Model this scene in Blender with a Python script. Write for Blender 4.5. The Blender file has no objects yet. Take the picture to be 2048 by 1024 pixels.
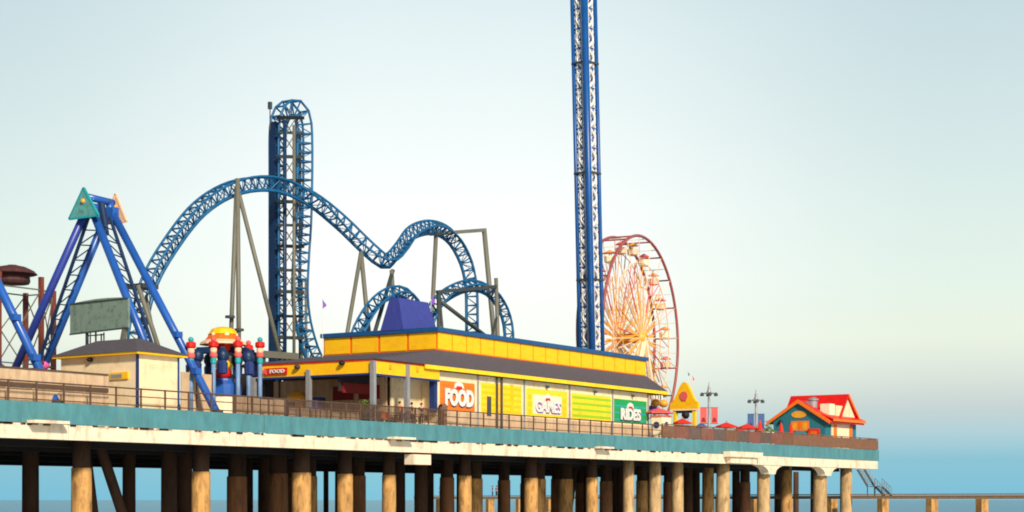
import bpy, math, random
from mathutils import Vector
random.seed(7)
R = math.radians
SC = bpy.context.scene
COL = SC.collection

# ------------------------------------------------------------------ camera, sky, sun, exposure
CAMX, CAMY, CAMZ = -71.9, -86.24, 2.5
FWD = (.8261, .5635); RGT = (.5635, -.8261); FPX = 3600.0
cd = bpy.data.cameras.new('camera'); cam = bpy.data.objects.new('camera', cd); COL.objects.link(cam)
cam.location = (CAMX, CAMY, CAMZ); cam.rotation_euler = (R(90), 0, -math.atan2(FWD[0], FWD[1]))
cd.sensor_width = 36; cd.lens = FPX / 2048 * 36; cd.shift_y = (1000 - 512) / 2048
cd.clip_start = 1; cd.clip_end = 60000
SC.camera = cam
SC.view_settings.view_transform = 'Standard'; SC.view_settings.look = 'None'
SC.view_settings.exposure = 0.0; SC.view_settings.gamma = 1
SC.cycles.filter_width = 1.9
SC.cycles.max_bounces = 6

SUN_DIR = Vector((-.52, -.85, .62)).normalized()       # towards the sun
SUN_EL = math.asin(SUN_DIR.z)
def lin(v):
    v /= 255.0
    return v / 12.92 if v <= .04045 else ((v + .055) / 1.055) ** 2.4
def C(r, g, b): return (lin(r), lin(g), lin(b), 1)

def make_world():
    w = bpy.data.worlds.new('World'); SC.world = w; w.use_nodes = True
    nt = w.node_tree; nt.nodes.clear(); N = nt.nodes.new; L = nt.links.new
    out = N('ShaderNodeOutputWorld')
    tc = N('ShaderNodeTexCoord'); sep = N('ShaderNodeSeparateXYZ'); L(tc.outputs['Generated'], sep.inputs[0])
    def ramp(stops):
        r = N('ShaderNodeValToRGB'); e = r.color_ramp.elements
        while len(e) > 1: e.remove(e[-1])
        e[0].position = stops[0][0]; e[0].color = C(*stops[0][1])
        for p, c in stops[1:]:
            n = e.new(p); n.color = C(*c)
        return r
    mz = N('ShaderNodeMath'); mz.operation = 'MULTIPLY'; mz.inputs[1].default_value = 3.0; L(sep.outputs[2], mz.inputs[0])
    def st(lst): return [(max(0, (1000 - y) / 3600 * 3), c) for y, c in lst]
    mid = ramp(st([(1000, (126, 192, 214)), (940, (136, 197, 213)), (880, (165, 206, 212)), (825, (205, 224, 216)), (765, (232, 242, 228)),
                   (690, (244, 250, 240)), (560, (252, 254, 250)), (430, (250, 254, 252)), (280, (238, 247, 246)), (120, (226, 239, 240)), (0, (216, 232, 236)), (-250, (190, 210, 215))]))
    edge = ramp(st([(1000, (122, 188, 212)), (920, (138, 192, 208)), (872, (172, 204, 212)), (820, (195, 208, 208)), (760, (214, 223, 214)),
                    (680, (229, 238, 222)), (560, (223, 238, 229)), (400, (214, 231, 228)), (240, (205, 223, 225)), (90, (196, 216, 221)), (0, (191, 211, 217)), (-250, (176, 200, 212))]))
    L(mz.outputs[0], mid.inputs[0]); L(mz.outputs[0], edge.inputs[0])
    dot = N('ShaderNodeVectorMath'); dot.operation = 'DOT_PRODUCT'; dot.inputs[1].default_value = (.6081, -.7957, 0)
    L(tc.outputs['Generated'], dot.inputs[0])
    ad = N('ShaderNodeMath'); ad.operation = 'ADD'; ad.inputs[1].default_value = -.02; L(dot.outputs['Value'], ad.inputs[0])
    ab = N('ShaderNodeMath'); ab.operation = 'ABSOLUTE'; L(ad.outputs[0], ab.inputs[0])
    mr = N('ShaderNodeMapRange'); mr.interpolation_type = 'SMOOTHSTEP'
    mr.inputs['From Min'].default_value = .03; mr.inputs['From Max'].default_value = .27; L(ab.outputs[0], mr.inputs['Value'])
    mix = N('ShaderNodeMix'); mix.data_type = 'RGBA'; L(mr.outputs[0], mix.inputs[0]); L(mid.outputs[0], mix.inputs[6]); L(edge.outputs[0], mix.inputs[7])
    # faint uneven high cloud so the dome is not perfectly smooth
    no = N('ShaderNodeTexNoise'); no.inputs['Scale'].default_value = 3.0; no.inputs['Detail'].default_value = 4
    mp = N('ShaderNodeMapping'); mp.inputs['Scale'].default_value = (1, 1, 4.5); L(tc.outputs['Generated'], mp.inputs[0]); L(mp.outputs[0], no.inputs['Vector'])
    mn = N('ShaderNodeMapRange'); mn.inputs['To Min'].default_value = 1.03; mn.inputs['To Max'].default_value = 1.09; L(no.outputs[0], mn.inputs['Value'])
    bg = N('ShaderNodeBackground'); L(mix.outputs[2], bg.inputs[0]); L(mn.outputs[0], bg.inputs[1])
    sky = N('ShaderNodeTexSky'); sky.sky_type = 'NISHITA'; sky.sun_disc = False
    sky.sun_elevation = SUN_EL; sky.sun_rotation = math.atan2(SUN_DIR.x, SUN_DIR.y)
    bg2 = N('ShaderNodeBackground'); L(sky.outputs[0], bg2.inputs[0]); bg2.inputs[1].default_value = .065
    mf = N('ShaderNodeMapRange'); mf.interpolation_type = 'SMOOTHSTEP'; mf.inputs['From Min'].default_value = .30; mf.inputs['From Max'].default_value = .55
    L(sep.outputs[2], mf.inputs['Value'])
    # the pale dusk glow fills the seaward half of the sky; behind the viewer the plain sky texture takes over
    db = N('ShaderNodeVectorMath'); db.operation = 'DOT_PRODUCT'; db.inputs[1].default_value = (FWD[0], FWD[1], 0); L(tc.outputs['Generated'], db.inputs[0])
    mb = N('ShaderNodeMapRange'); mb.interpolation_type = 'SMOOTHSTEP'; mb.inputs['From Min'].default_value = .55; mb.inputs['From Max'].default_value = -.15; L(db.outputs['Value'], mb.inputs['Value'])
    mm = N('ShaderNodeMath'); mm.operation = 'MAXIMUM'; L(mf.outputs[0], mm.inputs[0]); L(mb.outputs[0], mm.inputs[1])
    ms = N('ShaderNodeMixShader'); L(mm.outputs[0], ms.inputs[0]); L(bg.outputs[0], ms.inputs[1]); L(bg2.outputs[0], ms.inputs[2])
    L(ms.outputs[0], out.inputs[0])
make_world()
sl = bpy.data.lights.new('sun', 'SUN'); so = bpy.data.objects.new('sun', sl); COL.objects.link(so)
sl.energy = 4.6; sl.angle = R(6); sl.color = (1, .87, .70)
so.rotation_euler = SUN_DIR.to_track_quat('Z', 'Y').to_euler(); so.location = (0, -60, 80)

# ------------------------------------------------------------------ helpers
DECK = 8.5
def ray(px):
    k = (px - 1024) / FPX
    return FWD[0] + k * RGT[0], FWD[1] + k * RGT[1]
def PY(px, py, Y):                       # survey point: bearing px, height py, standing on the line Y = const
    a, b = ray(px); D = (Y - CAMY) / b
    return Vector((CAMX + a * D, Y, CAMZ + (1000 - py) / FPX * D))
def PX(px, py, X):
    a, b = ray(px); D = (X - CAMX) / a
    return Vector((X, CAMY + b * D, CAMZ + (1000 - py) / FPX * D))
def PD(px, D, z):
    a, b = ray(px)
    return Vector((CAMX + a * D, CAMY + b * D, z))

MATS = {}
def mat(name, col, rough=.6, metal=0.0, var=.12, scale=1.5, stretch=(1, 1, 1), bump=0.0, dirt=None, dirt_amt=.5, dirt_scale=.8, spec=.4):
    if name in MATS: return MATS[name]
    m = bpy.data.materials.new(name); m.use_nodes = True; MATS[name] = m
    nt = m.node_tree; N = nt.nodes.new; L = nt.links.new
    b = nt.nodes['Principled BSDF']; b.inputs['Roughness'].default_value = rough; b.inputs['Metallic'].default_value = metal
    b.inputs['Specular IOR Level'].default_value = spec
    tc = N('ShaderNodeTexCoord'); mp = N('ShaderNodeMapping'); mp.inputs['Scale'].default_value = stretch; L(tc.outputs['Object'], mp.inputs[0])
    no = N('ShaderNodeTexNoise'); no.inputs['Scale'].default_value = scale; no.inputs['Detail'].default_value = 6; no.inputs['Roughness'].default_value = .65
    L(mp.outputs[0], no.inputs['Vector'])
    mr = N('ShaderNodeMapRange'); mr.inputs['From Min'].default_value = .25; mr.inputs['From Max'].default_value = .75
    mr.inputs['To Min'].default_value = 1 - var; mr.inputs['To Max'].default_value = 1 + var; L(no.outputs[0], mr.inputs['Value'])
    mx = N('ShaderNodeMix'); mx.data_type = 'RGBA'; mx.blend_type = 'MULTIPLY'; mx.inputs[0].default_value = 1
    mx.inputs[6].default_value = col; L(mr.outputs[0], mx.inputs[7])
    last = mx.outputs[2]
    if dirt:
        n2 = N('ShaderNodeTexNoise'); n2.inputs['Scale'].default_value = dirt_scale; n2.inputs['Detail'].default_value = 8; n2.inputs['Roughness'].default_value = .7
        L(mp.outputs[0], n2.inputs['Vector'])
        r2 = N('ShaderNodeMapRange'); r2.inputs['From Min'].default_value = .5; r2.inputs['From Max'].default_value = .72
        r2.inputs['To Max'].default_value = dirt_amt; L(n2.outputs[0], r2.inputs['Value'])
        m2 = N('ShaderNodeMix'); m2.data_type = 'RGBA'; L(r2.outputs[0], m2.inputs[0]); L(last, m2.inputs[6]); m2.inputs[7].default_value = dirt; last = m2.outputs[2]
    L(last, b.inputs['Base Color'])
    if bump:
        bp = N('ShaderNodeBump'); bp.inputs['Strength'].default_value = bump; bp.inputs['Distance'].default_value = .05
        L(no.outputs[0], bp.inputs['Height']); L(bp.outputs[0], b.inputs['Normal'])
    return m

M = {
 'teal': mat('teal_paint', C(78, 136, 144), .55, var=.3, scale=1.2, stretch=(1, 1, .35), dirt=C(96, 122, 112), dirt_amt=.55, dirt_scale=1.4, bump=.1),
 'white_conc': mat('white_concrete', C(238, 220, 192), .7, var=.08, scale=1.0, stretch=(.6, 1, .3), dirt=C(150, 116, 82), dirt_amt=.7, dirt_scale=1.6, bump=.2),
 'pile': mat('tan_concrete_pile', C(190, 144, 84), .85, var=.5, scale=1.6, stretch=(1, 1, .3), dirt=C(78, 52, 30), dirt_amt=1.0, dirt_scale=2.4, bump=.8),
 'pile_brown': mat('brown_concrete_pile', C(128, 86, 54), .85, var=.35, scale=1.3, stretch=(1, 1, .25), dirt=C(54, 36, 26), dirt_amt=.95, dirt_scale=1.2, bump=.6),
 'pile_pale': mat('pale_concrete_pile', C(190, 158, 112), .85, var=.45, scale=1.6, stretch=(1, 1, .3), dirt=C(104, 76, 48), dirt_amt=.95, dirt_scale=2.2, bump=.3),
 'pile_dark': mat('dark_shaded_pile', C(72, 50, 34), .9, var=.35, scale=1.2, stretch=(1, 1, .25), dirt=C(28, 20, 16), dirt_amt=.8, dirt_scale=1.0, bump=.4),  # dark colour carries the shade beneath the deck
 'soffit': mat('shade_and_stain_dark', C(26, 22, 20), .9, var=.4, scale=2),  # near-black stands in for shade under the deck; also dark drip bits
 'deck': mat('deck_boards', C(140, 115, 90), .8, var=.2, scale=2, stretch=(.3, 4, 1)),
 'rust': mat('rusty_edge', C(120, 78, 45), .9, var=.4, scale=6),
 'brown': mat('brown_timber', C(124, 90, 68), .8, var=.45, scale=2.5, stretch=(4, 4, .5), dirt=C(140, 84, 70), dirt_amt=.5, dirt_scale=.5),
 'brown_grey': mat('grey_brown_timber', C(104, 88, 82), .8, var=.45, scale=2.5, stretch=(4, 4, .5)),
 'brown_red': mat('red_brown_timber', C(136, 88, 76), .8, var=.45, scale=2.5, stretch=(4, 4, .5)),
 'rail': mat('brown_metal', C(92, 70, 56), .6, var=.2),
 'tan': mat('tan_board', C(205, 176, 142), .8, var=.22, scale=1.0, stretch=(2.5, 2.5, .6), dirt=C(150, 116, 92), dirt_amt=.7, dirt_scale=.8),
 'coaster': mat('coaster_blue', C(26, 98, 146), .4, var=.25, scale=1.2, dirt=C(26, 70, 110), dirt_amt=.7),
 'coaster_dk': mat('coaster_dark_blue', C(20, 48, 86), .45, var=.25, scale=1.0),
 'support': mat('grey_green_steel', C(110, 110, 98), .5, var=.2, scale=.8, dirt=C(84, 78, 64), dirt_amt=.6),
 'support_dk': mat('dark_steel', C(58, 66, 66), .5, var=.2),
 'ride_blue': mat('ride_blue', C(38, 92, 176), .3, var=.15, scale=.8, spec=.5),
 'ride_violet': mat('ride_violet', C(44, 64, 152), .35, var=.2, scale=.8),
 'tower_blue': mat('tower_blue', C(22, 82, 150), .35, var=.2, scale=.7),
 'white_paint': mat('white_paint', C(226, 224, 218), .5, var=.06),
 'yellow': mat('yellow_panel', C(254, 196, 10), .55, var=.08, scale=1.0, stretch=(1, 1, 3), dirt=C(226, 150, 30), dirt_amt=.5, dirt_scale=.9),
 'yellow_lt': mat('yellow_paint', C(250, 212, 34), .55, var=.08, stretch=(1, 1, .4), dirt=C(214, 166, 40), dirt_amt=.5, dirt_scale=.9),
 'orange': mat('orange_trim', C(240, 110, 20), .5, var=.08),
 'orange_panel': mat('orange_panel', C(243, 122, 30), .6, var=.1, scale=1.2, stretch=(1, 1, 6)),
 'red': mat('red_paint', C(205, 26, 20), .5, var=.12),
 'red_dk': mat('dark_red', C(128, 26, 26), .6, var=.25),
 'blue_coping': mat('blue_coping', C(22, 80, 134), .45, var=.15, scale=.8),
 'navy': mat('navy_trim', C(30, 52, 110), .5, var=.15),
 'indigo': mat('indigo_sheet', C(58, 66, 146), .5, var=.2, scale=.8, stretch=(6, 6, .4)),
 'shingle': mat('grey_shingle', C(82, 78, 86), .9, var=.25, scale=2.5, stretch=(1, 1, 5), bump=.5),
 'cream': mat('cream_wall', C(242, 220, 178), .75, var=.05, scale=.8, dirt=C(206, 168, 120), dirt_amt=.7, dirt_scale=.9),
 'cream_lt': mat('pale_cream', C(250, 232, 196), .75, var=.05),
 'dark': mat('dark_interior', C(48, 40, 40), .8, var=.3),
 'grey': mat('grey_metal', C(150, 152, 155), .45, metal=.2, var=.15),
 'grey_dk': mat('dark_grey', C(70, 74, 78), .5, var=.15),
 'black': mat('black_rubber', C(22, 22, 24), .6, var=.2),
 'green': mat('green_panel', C(20, 158, 82), .6, var=.08, stretch=(1, 1, 5)),
 'lime': mat('lime_stripe', C(150, 200, 30), .6, var=.08),
 'sign_green': mat('sage_board', C(118, 140, 128), .8, var=.1, scale=1.5, dirt=C(70, 84, 74), dirt_amt=.95, dirt_scale=1.9),
 'teal_sign': mat('teal_board', C(92, 164, 160), .6, var=.25, scale=3, dirt=C(70, 110, 92), dirt_amt=.9, dirt_scale=2.2),
 'peach': mat('peach_board', C(240, 196, 160), .6, var=.15, scale=2),
 'rust_red': mat('rust_red_steel', C(122, 62, 50), .6, var=.25),
 'maroon': mat('maroon_rim', C(158, 78, 78), .5, var=.2),
 'gold': mat('gold_paint', C(236, 168, 52), .4, var=.2, scale=2),
 'pink': mat('pink_paint', C(232, 100, 168), .5, var=.1),
 'teal_lt': mat('bright_teal', C(40, 160, 165), .5, var=.1),
 'hut_teal': mat('hut_teal', C(38, 118, 134), .7, var=.15, stretch=(1, 1, 6), scale=2),
 'roof_red': mat('red_metal_roof', C(216, 30, 22), .45, var=.15, scale=1.5),
 'fabric_red': mat('red_canvas', C(224, 48, 32), .8, var=.12),
 'coral': mat('coral_canvas', C(222, 96, 92), .8, var=.1),
 'purple': mat('purple_cloth', C(130, 84, 190), .8, var=.1),
 'jetty': mat('weathered_plank', C(190, 146, 98), .85, var=.3, scale=2, stretch=(.5, 3, 1)),
 'leaf': mat('leaf_green', C(92, 120, 40), .7, var=.3, scale=4),
 'skin': mat('skin', C(206, 150, 118), .6, var=.05),
 'hair': mat('hair_dark', C(36, 26, 20), .7, var=.1),
 'glass': mat('dark_glass', C(40, 56, 66), .1, var=.1, spec=.6),
 'pale_blue': mat('pale_blue_paint', C(112, 148, 190), .5, var=.2, scale=1.5, dirt=C(90, 100, 120), dirt_amt=.6),
 'banner_blue': mat('blue_banner', C(66, 96, 150), .8, var=.1),
}

OFF = {}
class MB:
    def __init__(s): s.v = []; s.f = []; s.mi = []; s.cur = 0
    def add(s, vs, fs):
        o = len(s.v); s.v += [Vector(p) for p in vs]
        for f in fs: s.f.append([o + i for i in f]); s.mi.append(s.cur)
    def box(s, x0, x1, y0, y1, z0, z1, T=None):
        vs = [(x, y, z) for z in (z0, z1) for y in (y0, y1) for x in (x0, x1)]
        if T: vs = [T(*p) for p in vs]
        s.add(vs, [(0, 2, 3, 1), (4, 5, 7, 6), (0, 1, 5, 4), (2, 6, 7, 3), (0, 4, 6, 2), (1, 3, 7, 5)]); return s
    def frustum(s, lo, hi):                # two rings of points
        n = len(lo); s.add(list(lo) + list(hi), [tuple(range(n))[::-1], tuple(range(n, 2 * n))] + [(i, (i + 1) % n, n + (i + 1) % n, n + i) for i in range(n)]); return s
    def prism(s, pts, ext):
        e = Vector(ext); return s.frustum([Vector(p) for p in pts], [Vector(p) + e for p in pts])
    def tube(s, p, q, r, r2=None, n=8):
        p = Vector(p); q = Vector(q); d = q - p
        if d.length < 1e-6: return s
        r2 = r if r2 is None else r2
        t = d.normalized(); a = t.orthogonal().normalized(); b = t.cross(a)
        lo = [p + (a * math.cos(2 * math.pi * i / n) + b * math.sin(2 * math.pi * i / n)) * r for i in range(n)]
        hi = [q + (a * math.cos(2 * math.pi * i / n) + b * math.sin(2 * math.pi * i / n)) * r2 for i in range(n)]
        return s.frustum(lo, hi)
    def bar(s, p, q, w, h=None):           # square bar
        p = Vector(p); q = Vector(q); t = (q - p).normalized(); h = w if h is None else h
        up = Vector((0, 0, 1)) if abs(t.z) < .95 else Vector((1, 0, 0))
        a = t.cross(up).normalized() * (w / 2); b = a.cross(t).normalized() * (h / 2)
        return s.frustum([p - a - b, p + a - b, p + a + b, p - a + b], [q - a - b, q + a - b, q + a + b, q - a + b])
    def pipe(s, pts, r, n=6, closed=False):
        pts = [Vector(p) for p in pts]; m = len(pts); rings = []; prev = None
        for i, p in enumerate(pts):
            t = (pts[(i + 1) % m] - pts[i - 1]) if closed else (pts[min(i + 1, m - 1)] - pts[max(i - 1, 0)])
            t.normalize()
            if prev is None: a = t.orthogonal().normalized()
            else: a = (prev - t * prev.dot(t)); a = a.normalized() if a.length > 1e-5 else t.orthogonal().normalized()
            prev = a; b = t.cross(a)
            rings.append([p + (a * math.cos(2 * math.pi * k / n) + b * math.sin(2 * math.pi * k / n)) * r for k in range(n)])
        vs = [v for g in rings for v in g]; fs = []
        for i in range(m if closed else m - 1):
            j = (i + 1) % m
            for k in range(n): fs.append((i * n + k, i * n + (k + 1) % n, j * n + (k + 1) % n, j * n + k))
        if not closed: fs += [tuple(range(n))[::-1], tuple(range((m - 1) * n, m * n))]
        s.add(vs, fs); return s
    def lathe(s, c, prof, n=14, ax=None):
        c = Vector(c); vs = []; fs = []
        for r, z in prof:
            for k in range(n):
                a = 2 * math.pi * k / n; vs.append(c + Vector((r * math.cos(a), r * math.sin(a), z)))
        for i in range(len(prof) - 1):
            for k in range(n): fs.append((i * n + k, i * n + (k + 1) % n, (i + 1) * n + (k + 1) % n, (i + 1) * n + k))
        fs += [tuple(range(n))[::-1], tuple(range((len(prof) - 1) * n, len(prof) * n))]
        s.add(vs, fs); return s
    def ball(s, c, r, n=10, sq=1):
        pr = [(max(.01, r * math.sin(math.pi * i / 7)), -r * sq * math.cos(math.pi * i / 7)) for i in range(8)]
        return s.lathe(c, pr, n)
    def build(s, name, m, parent=None, label=None, smooth=False):
        me = bpy.data.meshes.new(name); off = OFF.get(parent, Vector((0, 0, 0))) if parent else Vector((0, 0, 0))
        me.from_pydata([tuple(v - off) for v in s.v], [], s.f)
        ms = m if isinstance(m, (list, tuple)) else [m]
        for x in ms: me.materials.append(MATS_OR(x))
        for p, i in zip(me.polygons, s.mi): p.material_index = i; p.use_smooth = smooth
        me.update()
        o = bpy.data.objects.new(name, me); COL.objects.link(o)
        if parent: o.parent = parent; OFF[o] = off
        if label: o['label'] = label
        return o
def MATS_OR(x): return M[x] if isinstance(x, str) else x
def tag(o, label, cat, group=None):
    o['label'] = label; o['category'] = cat
    if group: o['group'] = group
    return o
def thing(name, label, cat, loc=(0, 0, 0), group=None):
    o = bpy.data.objects.new(name, None); COL.objects.link(o); o.location = loc; o.empty_display_size = .3
    OFF[o] = Vector(loc); return tag(o, label, cat, group)
def copy_tree(o, loc, label=None, group=None, rotz=0):
    def rec(s, par):
        c = s.copy(); COL.objects.link(c)
        if par: c.parent = par
        for ch in KIDS.get(s, ()): rec(ch, c)
        return c
    KIDS = {}
    for q in COL.objects:
        if q.parent: KIDS.setdefault(q.parent, []).append(q)
    r = rec(o, None); r.location = loc; r.rotation_euler = (0, 0, rotz)
    if label: r['label'] = label
    if group: r['group'] = group
    return r
def B(*a, T=None): return MB().box(*a, T=T)

def text_mesh(txt, size, bold=.0, depth=.03):
    cu = bpy.data.curves.new('t', 'FONT'); cu.body = txt; cu.size = size; cu.extrude = depth; cu.offset = bold; cu.resolution_u = 3
    cu.align_x = 'CENTER'; cu.align_y = 'CENTER'
    o = bpy.data.objects.new('t', cu); COL.objects.link(o)
    dg = bpy.context.evaluated_depsgraph_get(); me = bpy.data.meshes.new_from_object(o.evaluated_get(dg))
    vs = [v.co.copy() for v in me.vertices]; fs = [tuple(p.vertices) for p in me.polygons]
    bpy.data.objects.remove(o); bpy.data.curves.remove(cu); bpy.data.meshes.remove(me)
    return vs, fs
def lettering(name, txt, w, h, place, m, parent, bold=.03, depth=.03):
    """text scaled to w x h; place(x, y, z) maps text-plane coords to world (z = out of the face)"""
    vs, fs = text_mesh(txt, 1, bold, depth)
    x0 = min(v.x for v in vs); x1 = max(v.x for v in vs); y0 = min(v.y for v in vs); y1 = max(v.y for v in vs)
    b = MB(); b.add([place((v.x - (x0 + x1) / 2) / (x1 - x0) * w, (v.y - (y0 + y1) / 2) / (y1 - y0) * h, v.z) for v in vs], fs)
    return b.build(name, m, parent)

# ------------------------------------------------------------------ sea
def make_sea():
    b = MB(); b.add([(-20000, -20000, 0), (30000, -20000, 0), (30000, 30000, 0), (-20000, 30000, 0)], [(0, 1, 2, 3)])
    m = bpy.data.materials.new('sea_water'); m.use_nodes = True; nt = m.node_tree; N = nt.nodes.new; L = nt.links.new
    p = N('ShaderNodeBsdfDiffuse'); gl = N('ShaderNodeBsdfGlossy'); gl.inputs['Roughness'].default_value = .1; mxs = N('ShaderNodeMixShader'); mxs.inputs[0].default_value = .6
    nt.nodes.remove(nt.nodes['Principled BSDF']); L(p.outputs[0], mxs.inputs[1]); L(gl.outputs[0], mxs.inputs[2]); L(mxs.outputs[0], nt.nodes['Material Output'].inputs[0])
    tc = N('ShaderNodeTexCoord'); n = N('ShaderNodeTexNoise'); n.inputs['Scale'].default_value = .05; n.inputs['Detail'].default_value = 8
    mp = N('ShaderNodeMapping'); mp.inputs['Rotation'].default_value = (0, 0, R(34)); mp.inputs['Scale'].default_value = (2.2, .5, 1)
    L(tc.outputs['Object'], mp.inputs[0]); L(mp.outputs[0], n.inputs['Vector'])
    r = N('ShaderNodeValToRGB'); r.color_ramp.elements[0].color = C(14, 122, 164); r.color_ramp.elements[1].color = C(40, 152, 190)
    r.color_ramp.elements[0].position = .35; r.color_ramp.elements[1].position = .7
    L(n.outputs[0], r.inputs[0]); L(r.outputs[0], p.inputs['Color'])
    bp = N('ShaderNodeBump'); bp.inputs['Strength'].default_value = .05; bp.inputs['Distance'].default_value = .4; L(n.outputs[0], bp.inputs['Height']); L(bp.outputs[0], gl.inputs['Normal'])
    o = b.build('sea', m); o['kind'] = 'structure'
make_sea()

# ------------------------------------------------------------------ pier
XE, YB = 133.5, 38.0
def make_pier():
    t = thing('pier', 'long teal and white pier deck on rows of round tan piles, carrying all the rides', 'pier', (0, 0, 0))
    B(-25, XE - .1, .25, YB, 8.2, DECK).build('deck', 'deck', t)
    # teal fascia in butted lengths, each sitting a hair in or out of line
    x = -25.0; k = 0
    while x < XE:
        x2 = min(x + random.choice((11.8, 12.4, 13.0)), XE)
        d = random.uniform(0, .025)
        B(x + .015, x2 - .015, -d, .24, 7.22, 8.52).build('fascia_panel', 'teal', t); x = x2; k += 1
    x = -25.0
    while x < XE - 1:
        x2 = min(x + random.choice((15.2, 16.0, 14.4)), XE - .3)
        B(x + .03, x2 - .03, .03 - random.uniform(0, .02), .5, 6.25, 7.2).build('girder', 'white_conc', t); x = x2
    # rust and broken drip edge where the two bands meet
    for m, n, lo, hi in (('rust', 45, -6, 75), ('soffit', 60, -6, 90), ('white_conc', 26, -6, 70)):
        b = MB()
        for i in range(n):
            x = random.uniform(lo, hi); w = random.uniform(.12, 1.0); h = random.uniform(.03, .13); b.box(x, x + w, -.034, .02, 7.17 - h * .7, 7.17 + h * .5)
        b.build('drip_stain', m, t)['kind'] = 'stuff'
    # ledges (scupper lids)
    for px0, px1, pyt in ((62, 132, 837), (782, 825, 872), (1196, 1222, 894)):
        a = PY(px0, 0, -.4).x; c = PY(px1, 0, -.4).x; B(a, c, -.75, -.03, 7.2, 7.38).build('ledge', 'white_conc', t)
    a = PY(1455, 0, -.5).x; c = PY(1520, 0, -.5).x
    B(a, c, -.85, -.03, 6.95, 7.5).build('ledge', 'white_conc', t); B(a + .6, c - 1, -.6, -.03, 6.3, 6.94).build('ledge', 'white_conc', t)
    B(PY(821, 0, .2).x, PY(856, 0, .2).x, -.1, .8, 5.3, 6.1).build('hanging_box', 'white_conc', t)
    # underside
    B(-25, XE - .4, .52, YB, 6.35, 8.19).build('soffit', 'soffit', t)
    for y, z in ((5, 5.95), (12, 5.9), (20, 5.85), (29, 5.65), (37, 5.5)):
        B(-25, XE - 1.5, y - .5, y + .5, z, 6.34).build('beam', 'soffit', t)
    # front row of piles; deck-edge shade put into dark tops above tan sleeves
    front = [(163, .6), (402, .6), (603, .66), (690, .55), (778, .5), (930, .5), (1062, .56), (1184, .5), (1257, .56), (1310, .62), (1355, .62), (1446, .72), (1527, .72), (1640, .82), (1692, .72)]
    for px, r in front:
        Y = 3.1 if px < 1230 else 2.4 if px < 1430 else 1.3
        p = PY(px, 0, Y)
        b = MB(); n = 16; two_tone = px < 1230
        b.lathe((p.x, p.y, 0), [(r, -6), (r, 1), (r * .97, 4.2), (r * .95, 6.34)], n)
        po = b.build('pile', 'pile_dark' if two_tone else 'pile_pale', t, smooth=True)
        if two_tone:
            zt = 4.55 + random.uniform(-.08, .08); b = MB(); b.lathe((p.x, p.y, 0), [(r + .09, -6), (r + .07, 1.2), (r + .06, zt - .05), (r + .03, zt)], 20); b.build('lower_sleeve', 'pile', po, smooth=True)
    # haunches of the concrete frames near the pier end
    for px in (1527, 1640):
        p = PY(px, 0, 1.15); b = MB(); w = 1.5
        pts = []
        for i in range(9):
            a = i / 8 * math.pi / 2; pts.append((p.x - .8 - w * 1.6 + w * 1.6 * math.sin(a), .1, 6.24 - .95 * (1 - math.cos(a))))
        for i in range(9):
            a = i / 8 * math.pi / 2; pts.append((p.x + .8 + w * 1.6 * (1 - math.cos(a)), .1, 5.29 + .95 * math.sin(a)))
        b.prism(pts, (0, 1.0, 0)); b.build('haunch', 'white_conc', t)
    # inner rows, irregular like the real pile field; under-deck shade put into darker colours
    inner = [(61, 13, .5), (170, 13, .45), (258, 13, .42), (338, 8, .5), (352, 20, .5), (368, 12, .55), (474, 9, .6), (494, 20, .45), (530, 15, .5), (556, 9, .6), (577, 24, .5),
             (621, 12, .42), (652, 30, .22), (680, 20, .4), (716, 10, .5), (772, 22, .3), (800, 12, .4), (842, 9, .5), (858, 20, .4), (894, 10, .5), (919, 18, .25), (951, 9, .5), (1008, 10, .45), (1078, 8, .5),
             (1050, 24, .4), (1115, 10, .5), (1132, 8, .52), (1160, 22, .4), (1176, 12, .4), (1212, 9, .5), (1228, 20, .5), (1242, 12, .4), (1284, 9, .6), (1336, 10, .5), (1296, 24, .5), (1376, 9, .55), (1392, 16, .5), (1416, 8, .7),
             (1472, 14, .5), (1490, 8, .6), (1556, 16, .5), (1573, 5, .7), (1592, 20, .4), (1630, 9, .6)]
    for i, (px, Y, r) in enumerate(inner):
        r *= 1.2 if px < 1250 else .95; p = PY(px, 0, Y); b = MB(); b.lathe((p.x, p.y, 0), [(r * 1.04, -6), (r, 1), (r * .97, 6.34)], 12)
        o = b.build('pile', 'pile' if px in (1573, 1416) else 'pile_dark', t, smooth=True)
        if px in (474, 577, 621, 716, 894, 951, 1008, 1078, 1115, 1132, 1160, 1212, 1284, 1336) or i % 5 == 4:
            b = MB(); zt = 4.5 + random.uniform(-.25, .15); b.lathe((p.x, p.y, 0), [(r + .08, -6), (r + .06, zt - .05), (r + .03, zt)], 14); b.build('lower_sleeve', 'pile' if px in (621, 951, 1078, 1132, 1284) else 'pile_brown', o, smooth=True)
    # raking braces
    for px0, px1, Y in ((200, 268, 9), (170, 195, 11), (1150, 1132, 14), (1240, 1262, 16)):
        a = PY(px0, 0, Y); c = PY(px1, 0, Y); b = MB(); b.tube((a.x, a.y, 6.3), (c.x, c.y, -1), .38); b.build('brace', 'pile_dark', t, smooth=True)
make_pier()

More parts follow.
